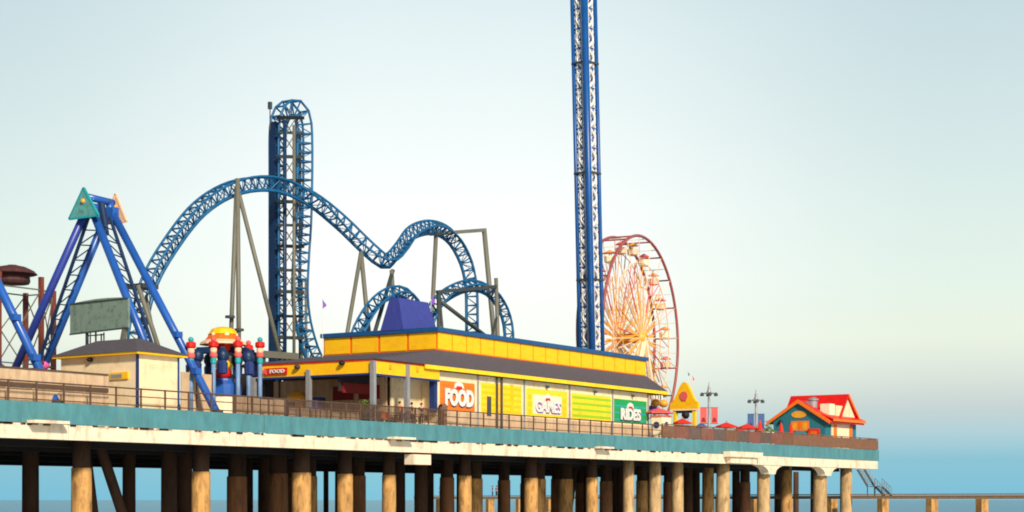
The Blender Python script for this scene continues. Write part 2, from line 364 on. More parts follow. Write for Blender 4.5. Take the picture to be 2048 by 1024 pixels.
# ------------------------------------------------------------------ railings along the edge
def make_railing(x0, x1, step, label, h=1.25, heavy=()):
    t = thing('railing', label, 'railing', (x0, .12, DECK))
    for z in (.18, h - .5, h): 
        b = MB(); b.tube((x0, .12, DECK + z), (x1, .12, DECK + z), .035 if z < h else .05, n=6); b.build('rail', 'rail', t)
    n = max(1, round((x1 - x0) / step))
    for i in range(n + 1):
        x = x0 + (x1 - x0) * i / n; B(x - .05, x + .05, .08, .17, DECK, DECK + h + .06).build('post', 'rail', t)
    return t
def slat_infill(x0, x1, t, h, m='rail', gap=.13):
    b = MB(); x = x0
    while x < x1: b.box(x, x + .03, .1, .14, DECK + .18, DECK + h); x += gap
    b.build('pickets', m, t)
make_railing(-8, 20.4, 2.15, 'thin brown metal railing along the left end of the pier edge, below the cream kiosk')
tr = make_railing(20.6, 44.6, 1.75, 'brown picket railing along the pier edge in front of the open food canopy'); slat_infill(20.6, 44.6, tr, 1.25)
make_railing(44.9, 80.5, 1.9, 'thin brown railing along the pier edge under the colourful painted wall panels')
def make_wood_rail():
    t = thing('timber_railing', 'solid brown timber railing at the far right end of the pier', 'railing', (80.7, .1, DECK))
    x = 80.7
    h0 = 1.35
    while x < XE - .01:
        x2 = min(x + 2.64, XE); b = MB(); k = x
        while k < x2 - .05:
            b.box(k, min(k + (.2 if x > 108 else .12), x2), .09, .13, DECK + .06, DECK + h0 - .08 + random.uniform(-.02, .02)); k += .215 if x > 108 else .2
        b.build('slat_panel', random.choice(('brown', 'brown_grey', 'brown_red', 'brown')) if x < 112 else 'brown', t); B(x - .06, x + .06, .14, .26, DECK, DECK + h0 + .04).build('post', 'brown', t); x = x2
    B(80.7, XE, .02, .28, DECK + h0, DECK + h0 + .08).build('top_rail', 'brown', t)
    b = MB(); y = .3
    while y < 16: b.box(XE - .08, XE - .04, y, y + .2, DECK + .06, DECK + 1.28); y += .22
    b.build('slat_panel', 'brown', t); B(XE - .2, XE + .02, .3, 16, DECK + h0 - .003, DECK + h0 + .075).build('top_rail', 'brown', t)
    B(XE - .26, XE - .1, .3, .5, DECK, DECK + h0).build('post', 'brown', t)
make_wood_rail()

# ------------------------------------------------------------------ food hall (yawed 2.5 degrees off the pier edge)
FA = R(2.5); FO = (45.7, 1.3)
def FT(u, v, z): return (FO[0] + u * math.cos(FA) - v * math.sin(FA), FO[1] + u * math.sin(FA) + v * math.cos(FA), z)
def make_food_hall():
    t = thing('food_hall', 'long yellow and cream hall with grey skirt roof and FOOD, GAMES, RIDES panels', 'building', FT(0, 0, DECK))
    def bx(name, m, *a, parent=None): return B(*a, T=FT).build(name, m, parent or t)
    ZE = 13.05
    L = 37.2
    bx('wall', 'cream', 0, L, 0, 14, DECK, ZE + .3)
    # eave board; soffit coloured dark to draw the eave's shadow line
    bx('eave', 'yellow_lt', -2.6, L + 3, -.62, -.5, ZE - .02, ZE + .3)
    bx('eave_soffit', 'dark', -.02, L + 2.9, -.5, -.003, ZE - .06, ZE + .06)
    bx('eave', 'yellow_lt', L + 2.9, L + 3.01, -.5, 13, ZE - .02, ZE + .3)
    # skirt roof
    lo = [FT(-9.45, -.6, ZE + .31), FT(L + 3.05, -.6, ZE + .31), FT(L + 3.05, 14.5, ZE + .31), FT(-9.45, 14.5, ZE + .31)]
    hi = [FT(1.8, 1.25, 14.9), FT(L + 1.8, 1.25, 14.9), FT(L + 1.8, 13.2, 14.9), FT(1.8, 13.2, 14.9)]
    MB().frustum(lo, hi).build('skirt_roof', 'shingle', t)
    # parapet box: panels framed in orange
    u0, u1, v0, v1, z0, z1 = 1.85, L + 1.75, 1.3, 13.1, 14.86, 16.42
    bx('parapet', 'orange', u0, u1, v0, v1, z0, z1)
    nl = 17
    for i in range(nl):
        a = u0 + (u1 - u0) * i / nl; c = u0 + (u1 - u0) * (i + 1) / nl
        bx('parapet_panel', 'yellow', a + .07, c - .07, v0 - .05, v0 - .003, z0 + .14, z1 - .05)
    for i in range(4):
        a = v0 + (v1 - v0) * i / 4; c = v0 + (v1 - v0) * (i + 1) / 4
        bx('parapet_panel', 'yellow', u0 - .05, u0 - .003, a + .13, c - .13, z0 + .14, z1 - .05)
    cop = MB(); cop.box(u0 - .25, u1 + .25, v0 - .25, v1 + .2, z1 + .003, z1 + .36, T=FT); cop.build('coping', 'blue_coping', t)
    # indigo mansard cap behind the corner
    z = z1 + .3
    lo = [FT(1.55, 4.5, z), FT(6.75, 4.5, z), FT(6.75, 6.9, z), FT(1.55, 6.9, z)]
    hi = [FT(1.95, 5.3, z + 2.75), FT(6.35, 5.3, z + 2.75), FT(6.35, 6.2, z + 2.75), FT(1.95, 6.2, z + 2.75)]
    MB().frustum(lo, hi).build('mansard_cap', 'indigo', t)
    # ----- painted panels on the long wall
    def panel(m, a, c, zb, zt): return bx('mural_panel', m, a, c, -.05, -.003, zb, zt)
    def place(uc, zc, d=.0): return lambda x, y, zz: FT(uc + x, -.07 - d - (zz + .03), zc + y)
    f = panel('orange_panel', .3, 5.45, 9.9, 12.25)
    for zz in (10.2, 10.75, 11.3, 11.85): bx('stripe', 'orange', .32, 5.43, -.06, -.052, zz, zz + .1, parent=f)
    lettering('letters', 'FOOD', 4.3, 1.45, place(3.1, 10.87, 0), 'navy', f, .06)
    lettering('letters', 'FOOD', 4.3, 1.45, place(3.0, 10.95, .07), 'white_paint', f, .06)
    def badge(p, uc, zc, w):
        b = MB(); b.prism([FT(uc - w, -.075, zc), FT(uc + w, -.075, zc), FT(uc + w * .75, -.075, zc + .38), FT(uc, -.075, zc + .55), FT(uc - w * .75, -.075, zc + .38)], (0, -.05, 0)); b.build('badge', 'white_paint', p)
        bx('badge_band', 'red', uc - w * .55, uc + w * .55, -.14, -.127, zc - .08, zc + .16, parent=p)
    badge(f, 3.0, 11.75, .75)
    y = panel('yellow_lt', 6.5, 13.0, 9.85, 12.42)
    for i in range(5): bx('stripe', 'yellow', 6.6, 12.9, -.06, -.052, 10.0 + i * .5, 10.22 + i * .5, parent=y)
    bx('door_slot', 'grey_dk', 7.35, 8.0, -.09, -.051, 9.65, 11.3)
    bx('pilaster', 'yellow', 11.1, 11.6, -.12, -.051, 9.9, 12.5)
    for u in (8.75, 9.5):
        b = MB(); b.tube(FT(u, -.2, DECK), FT(u, -.2, 13.0), .1); b.build('downpipe', 'grey_dk', t)
    g = panel('yellow_lt', 13.85, 20.95, 9.95, 12.35)
    bx('ground_colour', 'cream_lt', 14.9, 19.9, -.062, -.052, 10.15, 11.85, parent=g)
    for u, zz in ((14.35, 11.6), (14.35, 10.95), (14.35, 10.3), (20.45, 11.5), (20.45, 10.85), (20.45, 10.3)):
        bx('dot', 'yellow', u - .26, u + .26, -.064, -.052, zz - .2, zz + .2, parent=g)
    lettering('letters', 'GAMES', 4.5, 1.1, place(17.55, 10.78, 0), 'purple', g, .06)
    lettering('letters', 'GAMES', 4.5, 1.1, place(17.45, 10.86, .07), 'white_paint', g, .03)
    badge(g, 17.4, 11.45, .7)
    s = panel('yellow_lt', 21.85, 29.3, 9.9, 12.3)
    for i in range(4): bx('stripe', 'lime', 21.87, 29.28, -.06, -.052, 10.15 + i * .56, 10.4 + i * .56, parent=s)
    r_ = panel('green', 29.95, 36.6, 9.95, 12.2)
    for i in range(3): bx('stripe', 'teal_lt', 29.97, 36.58, -.058, -.052, 10.15 + i * .65, 10.33 + i * .65, parent=r_)
    lettering('letters', 'RIDES', 4.1, 1.15, place(33.2, 10.7, 0), 'navy', r_, .06)
    lettering('letters', 'RIDES', 4.1, 1.15, place(33.1, 10.79, .07), 'white_paint', r_, .05)
    badge(r_, 33.1, 11.4, .7)
    for u in (5.95, 13.45, 21.4, 29.6, 36.9): bx('pilaster', 'grey', u - .09, u + .09, -.1, -.003, DECK, ZE - .07)
    for u in (17.2, 26.0, 33.5):
        b = B(u - .12, u + .12, -.32, -.1, 12.5, 12.72, T=FT); b.build('wall_lamp', 'grey_dk', t)
    # lower tan course
    bx('wainscot', 'tan', -.0, L, -.045, -.003, DECK, 9.78)
    # ----- canopy
    u0, u1, v0, v1 = -9.35, -.25, -.35, 11.9
    zb, zt = 12.15, 13.3
    bx('canopy_fascia', 'yellow', u0, u0 + .12, v0, v1, zb + .14, zt); bx('canopy_fascia', 'yellow', u0 + .12, u1, v0, v0 + .12, zb + .1, zt)
    bx('canopy_trim', 'red', u0 - .06, u0 - .003, v0 - .06, v1, zt - .06, zt + .05); bx('canopy_trim', 'red', u0 - .003, u1, v0 - .06, v0 - .003, zt - .06, zt + .05)
    bx('canopy_trim', 'navy', u0 - .03, u0 + .1, v0 - .03, v1, zb - .02, zb + .137); bx('canopy_trim', 'navy', u0 + .1, u1, v0 - .03, v0 + .1, zb - .06, zb + .097)
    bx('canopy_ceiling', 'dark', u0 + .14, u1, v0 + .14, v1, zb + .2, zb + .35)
    for u, v in ((u0, v0), (-4.85, v0), (u0, 5.9), (u0, 11.5)):
        bx('column', 'grey', u - .2, u + .16, v - .2, v + .16, DECK, zt - .1 if v < 1 else zb + .6)
    bx('corner_post', 'navy', -.62, -.2, -.1, .4, 9.6, zb)
    # recessed servery
    bx('back_wall', 'cream', -4.2, -.05, 1.6, 1.75, DECK, zb + .2)
    bx('servery_wall', 'tan', -4.4, -4.2, 2, 13.5, DECK, zb + .2)
    bx('servery_counter', 'grey_dk', -5.4, -4.45, 2.2, 8, DECK, 9.6)
    for v in (2.6, 5.2): bx('menu_board', 'red_dk', -4.56, -4.41, v, v + 2, 10.6, 11.7)
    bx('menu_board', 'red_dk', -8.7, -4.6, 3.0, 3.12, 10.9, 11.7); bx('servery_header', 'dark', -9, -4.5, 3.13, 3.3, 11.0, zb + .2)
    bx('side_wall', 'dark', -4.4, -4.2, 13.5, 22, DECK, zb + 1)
    # hanging sign on the fascia
    sg = B(u0 - .14, u0 - .063, 8.0, 10.3, 12.48, 13.0, T=FT).build('fascia_sign', 'red', t)
    lettering('letters', 'FOOD', 1.5, .3, lambda x, y, z: FT(u0 - .15 - z - .03, 8.95 - x, 12.74 + y), 'white_paint', sg, .03)
    b = MB(); st = []
    for k in range(10):
        a = math.pi / 2 + k * math.pi / 5; rr = .32 if k % 2 == 0 else .15; st.append(FT(u0 - .2, 10.2 + rr * math.cos(a), 12.74 + rr * math.sin(a)))
    b.prism(st, (.05, 0, 0)); b.build('star', 'coral', sg)
    for v, zz in ((6.9, 13.0), (2.5, 13.12)):
        b = MB(); b.ball(FT(u0 - .2, v, zz), .26, sq=.7); b.build('speaker_dome', 'black' if v < 5 else 'support_dk', t, smooth=True)
    for u in (-7.2, -3.5): bx('fascia_light', 'gold', u - .08, u + .08, v0 - .2, v0 - .003, 12.75, 13.05)
make_food_hall()

# ------------------------------------------------------------------ cream kiosk at left, low wall, billboard
def make_kiosk():
    c = PY(275, 812, 1.4); X0 = c.x; X1 = PY(357, 0, 1.4).x; Y0 = 1.4; Y1 = PX(122, 0, X0).y
    t = thing('kiosk', 'cream kiosk with grey hipped roof and blue corner trim behind the left railing', 'building', (X0, Y0, DECK))
    zt = PY(275, 705, 1.4).z
    B(X0, X1, Y0, Y1, DECK, zt - .1).build('wall', 'cream', t)
    B(X0 - .05, X0 + .1, Y0 - .05, Y0 + .1, DECK, zt - .1).build('corner_trim', 'navy', t); B(X1 - .1, X1 + .05, Y0 - .04, Y0 + .1, DECK, zt - .1).build('corner_trim', 'navy', t)
    B(X0 - .42, X1 + .45, Y0 - .42, Y1 + .42, zt - .1, zt + .05).build('eave', 'yellow', t)
    lo = [(X0 - .5, Y0 - .5, zt + .053), (X1 + .5, Y0 - .5, zt + .053), (X1 + .5, Y1 + .5, zt + .053), (X0 - .5, Y1 + .5, zt + .053)]
    xm = (X0 + X1) / 2
    hi = [(xm - .3, Y0 + 1.8, zt + 1.15), (xm + .3, Y0 + 1.8, zt + 1.15), (xm + .3, Y1 - 1.8, zt + 1.15), (xm - .3, Y1 - 1.8, zt + 1.15)]
    MB().frustum(lo, hi).build('roof', 'shingle', t)
    p = PX(240, 752, X0); w = B(X0 - .12, X0 - .003, p.y - .85, p.y + .85, p.z - .22, p.z + .25).build('wall_vent', 'yellow', t)
    B(X0 - .14, X0 - .123, p.y - .3, p.y + .75, p.z - .15, p.z + .12).build('louvre', 'grey', w)
    p = PX(183, 712, X0); b = MB(); b.ball((X0 - .15, p.y, zt - .3), .22, sq=.7); b.build('speaker_dome', 'black', t, smooth=True)
    p = PX(183, 690, X0 + 1.5); b = MB()
    for dx, dy in ((-.5, 0), (.5, 0), (0, .8), (0, -.8)): b.bar((xm + dx, p.y + dy, zt + .6), (xm + dx, p.y + dy, zt + 1.75), .07)
    b.bar((xm, p.y - .8, zt + 1.6), (xm, p.y + .8, zt + 1.6), .08); b.bar((xm, p.y, zt + 1.1), (xm, p.y, zt + 2.4), .09)
    b.build('roof_bracket', 'grey_dk', t)
    return X0, Y1
KX, KY1 = make_kiosk()
def make_low_wall():
    x1 = PY(215, 0, 1.0).x
    t = thing('parapet_wall', 'weathered cream boarded wall with dark capping along the far left edge of the deck', 'wall', (0, 1, DECK))
    B(-12, x1, 1.0, 1.2, DECK, 10.55).build('board', 'tan', t); B(-12, x1 + .05, .93, 1.27, 10.553, 10.65).build('capping', 'rail', t)
    B(-12, x1, .9, .997, 9.45, 9.72).build('band', 'rail', t)
    x = -11
    while x < x1: B(x, x + .12, .955, .997, DECK, 9.44).build('batten', 'tan', t); x += 2.05
make_low_wall()
def make_billboard():
    a = PX(140, 605, KX + 1.6); c = PX(256, 660, KX + 1.6); X = KX + 1.6
    t = thing('billboard', 'sage green mottled billboard on posts above the cream kiosk roof', 'sign', (X, (a.y + c.y) / 2, 13.2))
    zb, zt = c.z + .05, a.z
    pts = [(X, c.y, zb + .12), (X, c.y, zt - .05)]
    for i in range(1, 10): pts.append((X, c.y + (a.y - c.y) * i / 9.0, zt + .14 * math.sin(math.pi * i / 9) - .1 * i / 9))
    pts.append((X, a.y, zb - .08)); b = MB(); b.prism(pts, (.18, 0, 0)); p = b.build('board', 'sign_green', t)
    b = MB(); y0, y1 = c.y, a.y
    b.bar((X - .02, y0, zb + .1), (X - .02, y1, zb - .06), .1); b.bar((X - .02, y0, zt - .05), (X - .02, y1, zt - .12), .08); b.build('frame', 'support_dk', p)
    b = MB(); b.bar((X + .1, a.y - 1.6, 12.2), (X + .1, a.y - 1.6, zb), .16); b.build('post', 'support_dk', t)
    b = MB(); b.bar((X + .1, c.y + .9, 12.2), (X + .1, c.y + .35, zb + .2), .3); b.build('post', 'support', t)
make_billboard()

# ------------------------------------------------------------------ swing rides
def make_swing(Xf, label, signs=True):
    ya, za = 11.5, 23.2
    t = thing('swing_ride', label, 'ride', (Xf - 1, ya, DECK))
    def leg(p, q, r, m='ride_blue', name='leg'):
        b = MB(); b.tube(p, q, r, n=12); o = b.build(name, m, t, smooth=True); return o
    ends = {}
    for X, yn, yf, mm in ((Xf, .9, 21.0, 'ride_blue'), (Xf - 2.0, 3.2, 22.0, 'ride_violet')):
        leg((X, ya - .35, za), (X, yn, DECK), .29)
        leg((X, ya + .35, za), (X, yf, DECK), .29, mm if X < Xf else 'ride_blue')
        b = MB(); b.box(X - .3, X + .3, ya - .6, ya + .6, za - .5, za + .5); b.build('head_block', 'ride_blue', t)
        B(X - .3, X + .3, yn - .3, yn + .3, DECK, DECK + .25).build('foot_plate', 'grey_dk', t)
    # lattice braces
    def truss(p0, q0, p1, q1, n):
        b = MB(); p0, q0, p1, q1 = map(Vector, (p0, q0, p1, q1)); b.tube(p1, q1, .13)
        for i in range(1, n):
            a = p0.lerp(q0, i / n); c = p1.lerp(q1, i / n); d = p1.lerp(q1, (i + 1) / n); b.tube(a, c, .05, n=5); b.tube(a, d, .05, n=5)
        b.build('lattice_brace', 'coaster_dk', t)
    truss((Xf - 2, ya - .35, za), (Xf - 2, 3.2, DECK), (Xf - .3, ya - .3, za - .2), (Xf - .6, 4.3, DECK), 14)
    truss((Xf, ya + .35, za), (Xf, 21, DECK), (Xf - 1.7, ya + .3, za - .2), (Xf - 1.5, 19.6, DECK), 14)
    b = MB(); b.tube((Xf - 2.2, ya, za + 1.0), (Xf + .3, ya, za + .9), .26, n=12); b.tube((Xf, ya, za), (Xf, ya, za + .9), .3); b.build('axle', 'ride_blue', t, smooth=True)
    b = MB(); b.tube((Xf - .9, ya, za + .7), (Xf - .7, ya - .4, za - 1.6), .3, .2); b.build('motor', 'coaster_dk', t)
    if signs:
        for X, m, dx in ((Xf - 2.55, 'teal_sign', .1), (Xf + .5, 'peach', .1)):
            b = MB(); z0 = za - .5; ws = 1 if m == 'teal_sign' else .75; b.prism([(X, ya - 1.45 * ws, z0), (X, ya + 1.45 * ws, z0), (X, ya, z0 + 2.0)], (dx, 0, 0)); s = b.build('gable_sign', m, t)
            b = MB(); 
            for p, q in (((ya - 1.5 * ws, z0), (ya + 1.5 * ws, z0)), ((ya + 1.5 * ws, z0), (ya, z0 + 2.1)), ((ya, z0 + 2.1), (ya - 1.5 * ws, z0))): b.bar((X + dx / 2, p[0], p[1]), (X + dx / 2, q[0], q[1]), .16, .14)
            b.build('frame', 'teal_lt' if m == 'teal_sign' else 'peach', s)
            b = MB(); b.ball((X - .02, ya, z0 + 1.15), .18); b.build('boss', 'gold', s, smooth=True)
    for f, X, yf in ((.72, Xf, 21.0), (.80, Xf - 2, 22.0)):
        y = ya + .35 + (yf - ya - .35) * f; z = za + (DECK - za) * f; b = MB(); b.ball((X - .1, y, z), .42); b.build('lamp_ring', 'pink', t, smooth=True)
    for y, f in ((.9, .62), (.9, .8)):
        yy = ya - .35 + (y - ya + .35) * f; z = za + (DECK - za) * f; b = MB(); b.box(Xf - .5, Xf + .1, yy - .5, yy - .1, z - .15, z + .25); b.build('clamp', 'ride_blue', t)
make_swing(19.6, 'blue A-frame swing ride with teal and peach triangular signs at its apex')
make_swing(5.2, 'blue swing ride at the far left, one thick leg crossing before the round ride', signs=False)

# ------------------------------------------------------------------ dark red round topped ride at far left
def make_round_top():
    M['red_dk2'] = mat('brown_red_canopy', C(78, 46, 44), .7, var=.3)
    c = PY(25, 0, 24); x, y = c.x, c.y; z = PY(25, 560, 24).z
    t = thing('spinning_ride', 'dark red round canopy ride on rust coloured posts at the far left edge', 'ride', (x, y, DECK))
    b = MB(); b.lathe((x, y, z), [(.3, 1.15), (1.0, 1.0), (1.55, .75), (1.9, .45), (1.7, .38), (1.3, .3), (1.35, -.1), (1.25, -.3), (.5, -.35)], 20); b.build('canopy', 'red_dk2', t, smooth=False)
    b = MB()
    for k in range(12):
        a = k * math.pi / 6; b.bar((x + .3 * math.cos(a), y + .3 * math.sin(a), z + 1.12), (x + 1.75 * math.cos(a), y + 1.75 * math.sin(a), z + .6), .1)
    b.build('canopy_ribs', 'rust_red', t)
    pts = [(x - 3, y - 2), (x + 1.1, y - 2), (x + 3.2, y - 1), (x - 2, y + 2), (x + 3, y + 2)]
    for px, py in pts: b = MB(); b.bar((px, py, DECK), (px, py, z + .2 if px < x + 2 else z - .6), .32); b.build('post', 'rust_red', t)
    for i, (p, q) in enumerate(((0, 1), (1, 2), (2, 4), (3, 4), (0, 3))):
        a, c2 = pts[p], pts[q]; b = MB()
        for zz in (DECK + 2.2, DECK + 4.4, z - .8): b.bar((*a, zz), (*c2, zz), .1)
        zs = [DECK, DECK + 2.2, DECK + 4.4, z - .8]
        for k in range(3): b.bar((*a, zs[k]), (*c2, zs[k + 1]), .07); b.bar((*c2, zs[k]), (*a, zs[k + 1]), .07)
        b.build('lattice', 'support', t)
    b = MB(); b.lathe((x, y, DECK), [(3.6, 0), (3.6, .7), (3.2, .9)], 20); b.build('platform', 'red_dk', t)
    for k, m in enumerate(('green', 'red', 'navy', 'ride_blue', 'support_dk', 'black', 'green')):
        p = PY(14 + k * 15, 0, 17); b = MB(); b.ball((p.x, p.y, DECK + 2.5), .6); b.tube((p.x, p.y, DECK), (p.x, p.y, DECK + 2), .1)
        o = b.build('ride_car', m, t, smooth=True)
make_round_top()

# ------------------------------------------------------------------ roller coaster
def catmull(pts, n=12):
    P = [Vector(p) for p in pts]; P = [P[0] * 2 - P[1]] + P + [P[-1] * 2 - P[-2]]; out = []
    for i in range(1, len(P) - 2):
        for k in range(n):
            s = k / n; a, b, c, d = P[i - 1], P[i], P[i + 1], P[i + 2]
            out.append(.5 * ((2 * b) + (c - a) * s + (2 * a - 5 * b + 4 * c - d) * s * s + (3 * b - a - 3 * c + d) * s ** 3))
    out.append(P[-2]); return out
def resample(pts, ups, step):
    acc = [0]
    for a, b in zip(pts, pts[1:]): acc.append(acc[-1] + (b - a).length)
    n = max(2, int(acc[-1] / step)); o = []; u = []; j = 0
    for i in range(n + 1):
        s = acc[-1] * i / n
        while j < len(acc) - 2 and acc[j + 1] < s: j += 1
        f = (s - acc[j]) / max(1e-6, acc[j + 1] - acc[j]); o.append(pts[j].lerp(pts[j + 1], f)); u.append(ups[j].lerp(ups[j + 1], f))
    return o, u
def make_track(parent, ctrl, ups, gauge=.62, depth=1.15, step=.92, name='track', rr=.115):
    """ctrl: centreline points at mid depth; ups: direction from spine to rails"""
    n = 12; c = catmull(ctrl, n); u = [Vector(a).normalized() for a in ups]; uu = catmull(u, n)
    pts, up = resample(c, uu, step)
    L_, R_, S1 = [], [], []
    for i, p in enumerate(pts):
        t = (pts[min(i + 1, len(pts) - 1)] - pts[max(i - 1, 0)]).normalized(); w = up[i] - t * up[i].dot(t); w.normalize(); s = t.cross(w)
        L_.append(p + w * depth / 2 + s * gauge); R_.append(p + w * depth / 2 - s * gauge); S1.append(p - w * depth / 2)
    b = MB()
    for i in range(len(pts)):
        b.bar(L_[i], R_[i], .14); b.bar(L_[i], S1[i], .12); b.bar(R_[i], S1[i], .12)
        if i + 1 < len(pts):
            if i % 2 == 0: b.bar(S1[i], L_[i + 1], .07); b.bar(S1[i], R_[i + 1], .07)
            else: b.bar(L_[i], S1[i + 1], .07); b.bar(R_[i], S1[i + 1], .07)
    tr = b.build(name, 'coaster', parent)
    for q, r in ((L_, rr), (R_, rr)): b = MB(); b.pipe(q, r, 7); b.build('rail', 'coaster', tr, smooth=True)
    b = MB(); b.pipe(S1, rr * 1.5, 7); b.build('spine', 'coaster', tr, smooth=True)
    return tr
def make_coaster():
    t = thing('roller_coaster', 'blue lattice-track roller coaster with a tall vertical loop, big arched hill and grey-green supports', 'roller coaster', (55, 24, DECK))
    YH = 22
    H = lambda px, py, Y=YH: PY(px, py, Y)
    # big arch: rises behind the swing ride, crests, twists down into the dip
    arc = [(276, 690), (285, 630), (305, 560), (345, 490), (400, 420), (460, 380), (520, 367), (575, 375), (630, 404), (680, 447), (722, 488), (756, 517), (779, 525), (800, 503), (826, 469), (866, 457), (903, 475), (930, 520), (942, 570), (944, 640), (944, 700)]
    Ys = [YH] * 8 + [21.5, 21, 20, 19, 18.5, 19, 20, 21, 22, 22, 22, 22, 22]
    ctr = [PY(a, b_, y) for (a, b_), y in zip(arc, Ys)]
    v = lambda a, b_, c=0: (a, c, b_)
    cam_s = (-.55, -.75, .3)
    ups = [v(-1, .1), v(-1, .15), v(-1, .4), v(-.8, .6), v(-.6, .8), v(-.3, 1), v(0, 1), v(.2, 1, -.3), v(.1, .8, -.7), (-.2, -.8, .6), (-.2, -.8, .6), (-.1, -.7, .7), (-.1, -.5, .8), (-.3, -.6, .8), (-.3, -.6, .8), (0, -.5, .9), (.4, -.6, .6), (.5, -.7, .4), (.5, -.8, .1), (.5, -.8, 0), (.5, -.8, 0)]
    make_track(t, ctr, ups, name='hill_track')
    # low second arch, left half behind the indigo cap, right half in front of the drop
    arc = [(708, 700), (718, 665), (744, 620), (775, 592), (806, 586), (828, 604), (838, 650), (842, 700)]
    make_track(t, [PY(a, b_, 17) for a, b_ in arc], [(-.6, -.5, .4), (-.6, -.5, .5), (-.5, -.5, .7), (-.3, -.5, .8), (.1, -.5, .8), (.5, -.6, .5), (.6, -.6, .2), (.6, -.6, 0)], name='hill_track', gauge=.55, depth=.8)
    arc = [(852, 660), (868, 622), (898, 590), (940, 573), (978, 582), (1005, 615), (1017, 655), (1018, 705)]
    make_track(t, [PY(a, b_, 17) for a, b_ in arc], [(-.7, -.4, .3), (-.6, -.4, .5), (-.3, -.3, .8), (0, -.4, .9), (.3, -.5, .8), (.5, -.7, .4), (.5, -.8, .1), (.5, -.8, 0)], name='hill_track', gauge=.6, depth=.85)
    # vertical top-hat
    YT = 25
    pts = [(559, 740), (559, 640), (559, 540), (559, 440), (559, 340), (559, 275), (562, 243), (570, 224), (583, 217), (596, 223), (603, 243), (605, 280), (605, 350), (603, 440), (598, 520), (596, 590), (603, 650), (619, 705), (632, 730)]
    ups = [(-1, 0, 0)] * 5 + [(-1, 0, .05), (-.8, 0, .4), (-.5, 0, .9), (0, 0, 1), (.5, 0, .9), (.8, 0, .4), (1, 0, 0), (1, 0, 0), (1, 0, 0), (1, 0, 0), (1, 0, .1), (1, 0, .3), (1, 0, .5), (1, 0, .5)]
    make_track(t, [PY(a, b_, YT) for a, b_ in pts], ups, name='loop_track', depth=1.5, gauge=.55, step=.85)
    # chain lift box beside the vertical rise
    a = PY(552, 735, YT - .1); top = PY(552, 245, YT)
    B(a.x - .38, a.x + .38, YT - .3, YT + .3, DECK, top.z).build('lift_box', 'coaster_dk', t)
    a = PY(540, 216, YT); b = MB(); b.tube(a, (a.x, a.y, a.z - 2), .05); b.box(a.x - .15, a.x + .15, a.y - .15, a.y + .15, a.z - .1, a.z + .55); b.build('beacon', 'grey_dk', t)
    # top-hat support tower
    cols = [(569, 24, .16, 'coaster_dk', 240), (588, 24, .15, 'support', 250), (600, 27, .14, 'support_dk', 265)]
    for px, Y, r, m, py in cols:
        p = PY(px, py, Y); b = MB(); b.tube((p.x, Y, DECK), p, r, n=10); b.build('support_column', m, t, smooth=True)
    for i, py in enumerate((235, 265, 313, 360, 403, 450, 492, 540, 583, 632, 675)):
        p = PY(556, py, 24); q = PY(606, py + 1, 24.6); b = MB(); b.bar(p, q, .24 if i % 2 else .3); b.build('cross_beam', 'support_dk' if i % 3 else 'black', t)
        if i < 10:
            b = MB(); p2 = PY(567, py + 4, 24); q2 = PY(590, py + 40, 24); b.bar(p2, q2, .07); q3 = PY(590, py + 4, 24); p3 = PY(567, py + 40, 24); b.bar(p3, q3, .07)
            b.bar(PY(590, py + 4, 24.1), PY(603, py + 40, 26), .06); b.build('cross_brace', 'support', t)
    # steel supports
    def sup(p, q, r=.2, m='support', name='support_column'):
        b = MB(); b.tube(p, q, r, n=10); o = b.build(name, m, t, smooth=True); return o
    def down(px0, py0, px1, Y, r=.22, m='support', Y1=None):
        Y1 = Y if Y1 is None else Y1
        q = PY(px1, 0, Y1); o = sup(PY(px0, py0, Y), (q.x, q.y, DECK), r, m); return o
    down(475, 357, 479, 21, .21); down(473, 375, 455, 21.2, .2); down(478, 388, 600, 21, .2)
    for px, py in ((478, 662), (460, 636)):
        p = PY(px, py, 21); b = MB(); b.tube(p, p + Vector((0, 0, .2)), .42, n=12); b.build('flange', 'support_dk', t)
    down(722, 505, 660, 20, .2); down(722, 505, 758, 20, .22)
    down(786, 540, 690, 18.5, .2, 'support_dk'); down(783, 540, 806, 18.5, .2)
    down(872, 470, 852, 21.5, .22)
    p = PY(862, 468, 21.5); q = PY(970, 460, 21.5); b = MB(); b.bar(p, q, .36); b.build('cross_beam', 'support', t)
    down(968, 457, 1008, 21.5, .26)
    p = PY(874, 584, 16.2); q = PY(992, 573, 16.2); b = MB(); b.bar(p, q, .32); b.build('cross_beam', 'support_dk', t)
    down(877, 586, 880, 16.2, .2, 'support_dk'); sup(PY(880, 602, 16.2), PY(992, 688, 16.2), .2, 'support_dk'); down(880, 602, 905, 16.2, .12, 'support_dk')
    down(992, 556, 1002, 16.2, .2, 'support'); down(1000, 610, 930, 16.2, .14, 'support_dk')
    down(276, 570, 370, 20, .2); down(292, 590, 345, 21, .12, 'support')
    p = PY(285, 573, 20.5); B(p.x - .9, p.x + .9, 19.6, 21.6, p.z - .2, p.z + .15).build('platform', 'support_dk', t)
    # station end beam near the loop foot
    p = PY(520, 708, 14); q = PY(592, 713, 14); b = MB(); b.bar(p, q, .55); b.build('station_beam', 'support', t)
    for px in (528, 560, 588): p = PY(px, 0, 14); sup((p.x, p.y, DECK), (p.x, p.y, PY(px, 710, 14).z), .15, 'support_dk')
    for px in (603, 612): p = PY(px, 560, 26); sup((p.x, p.y, DECK), p, .14, 'support')
make_coaster()

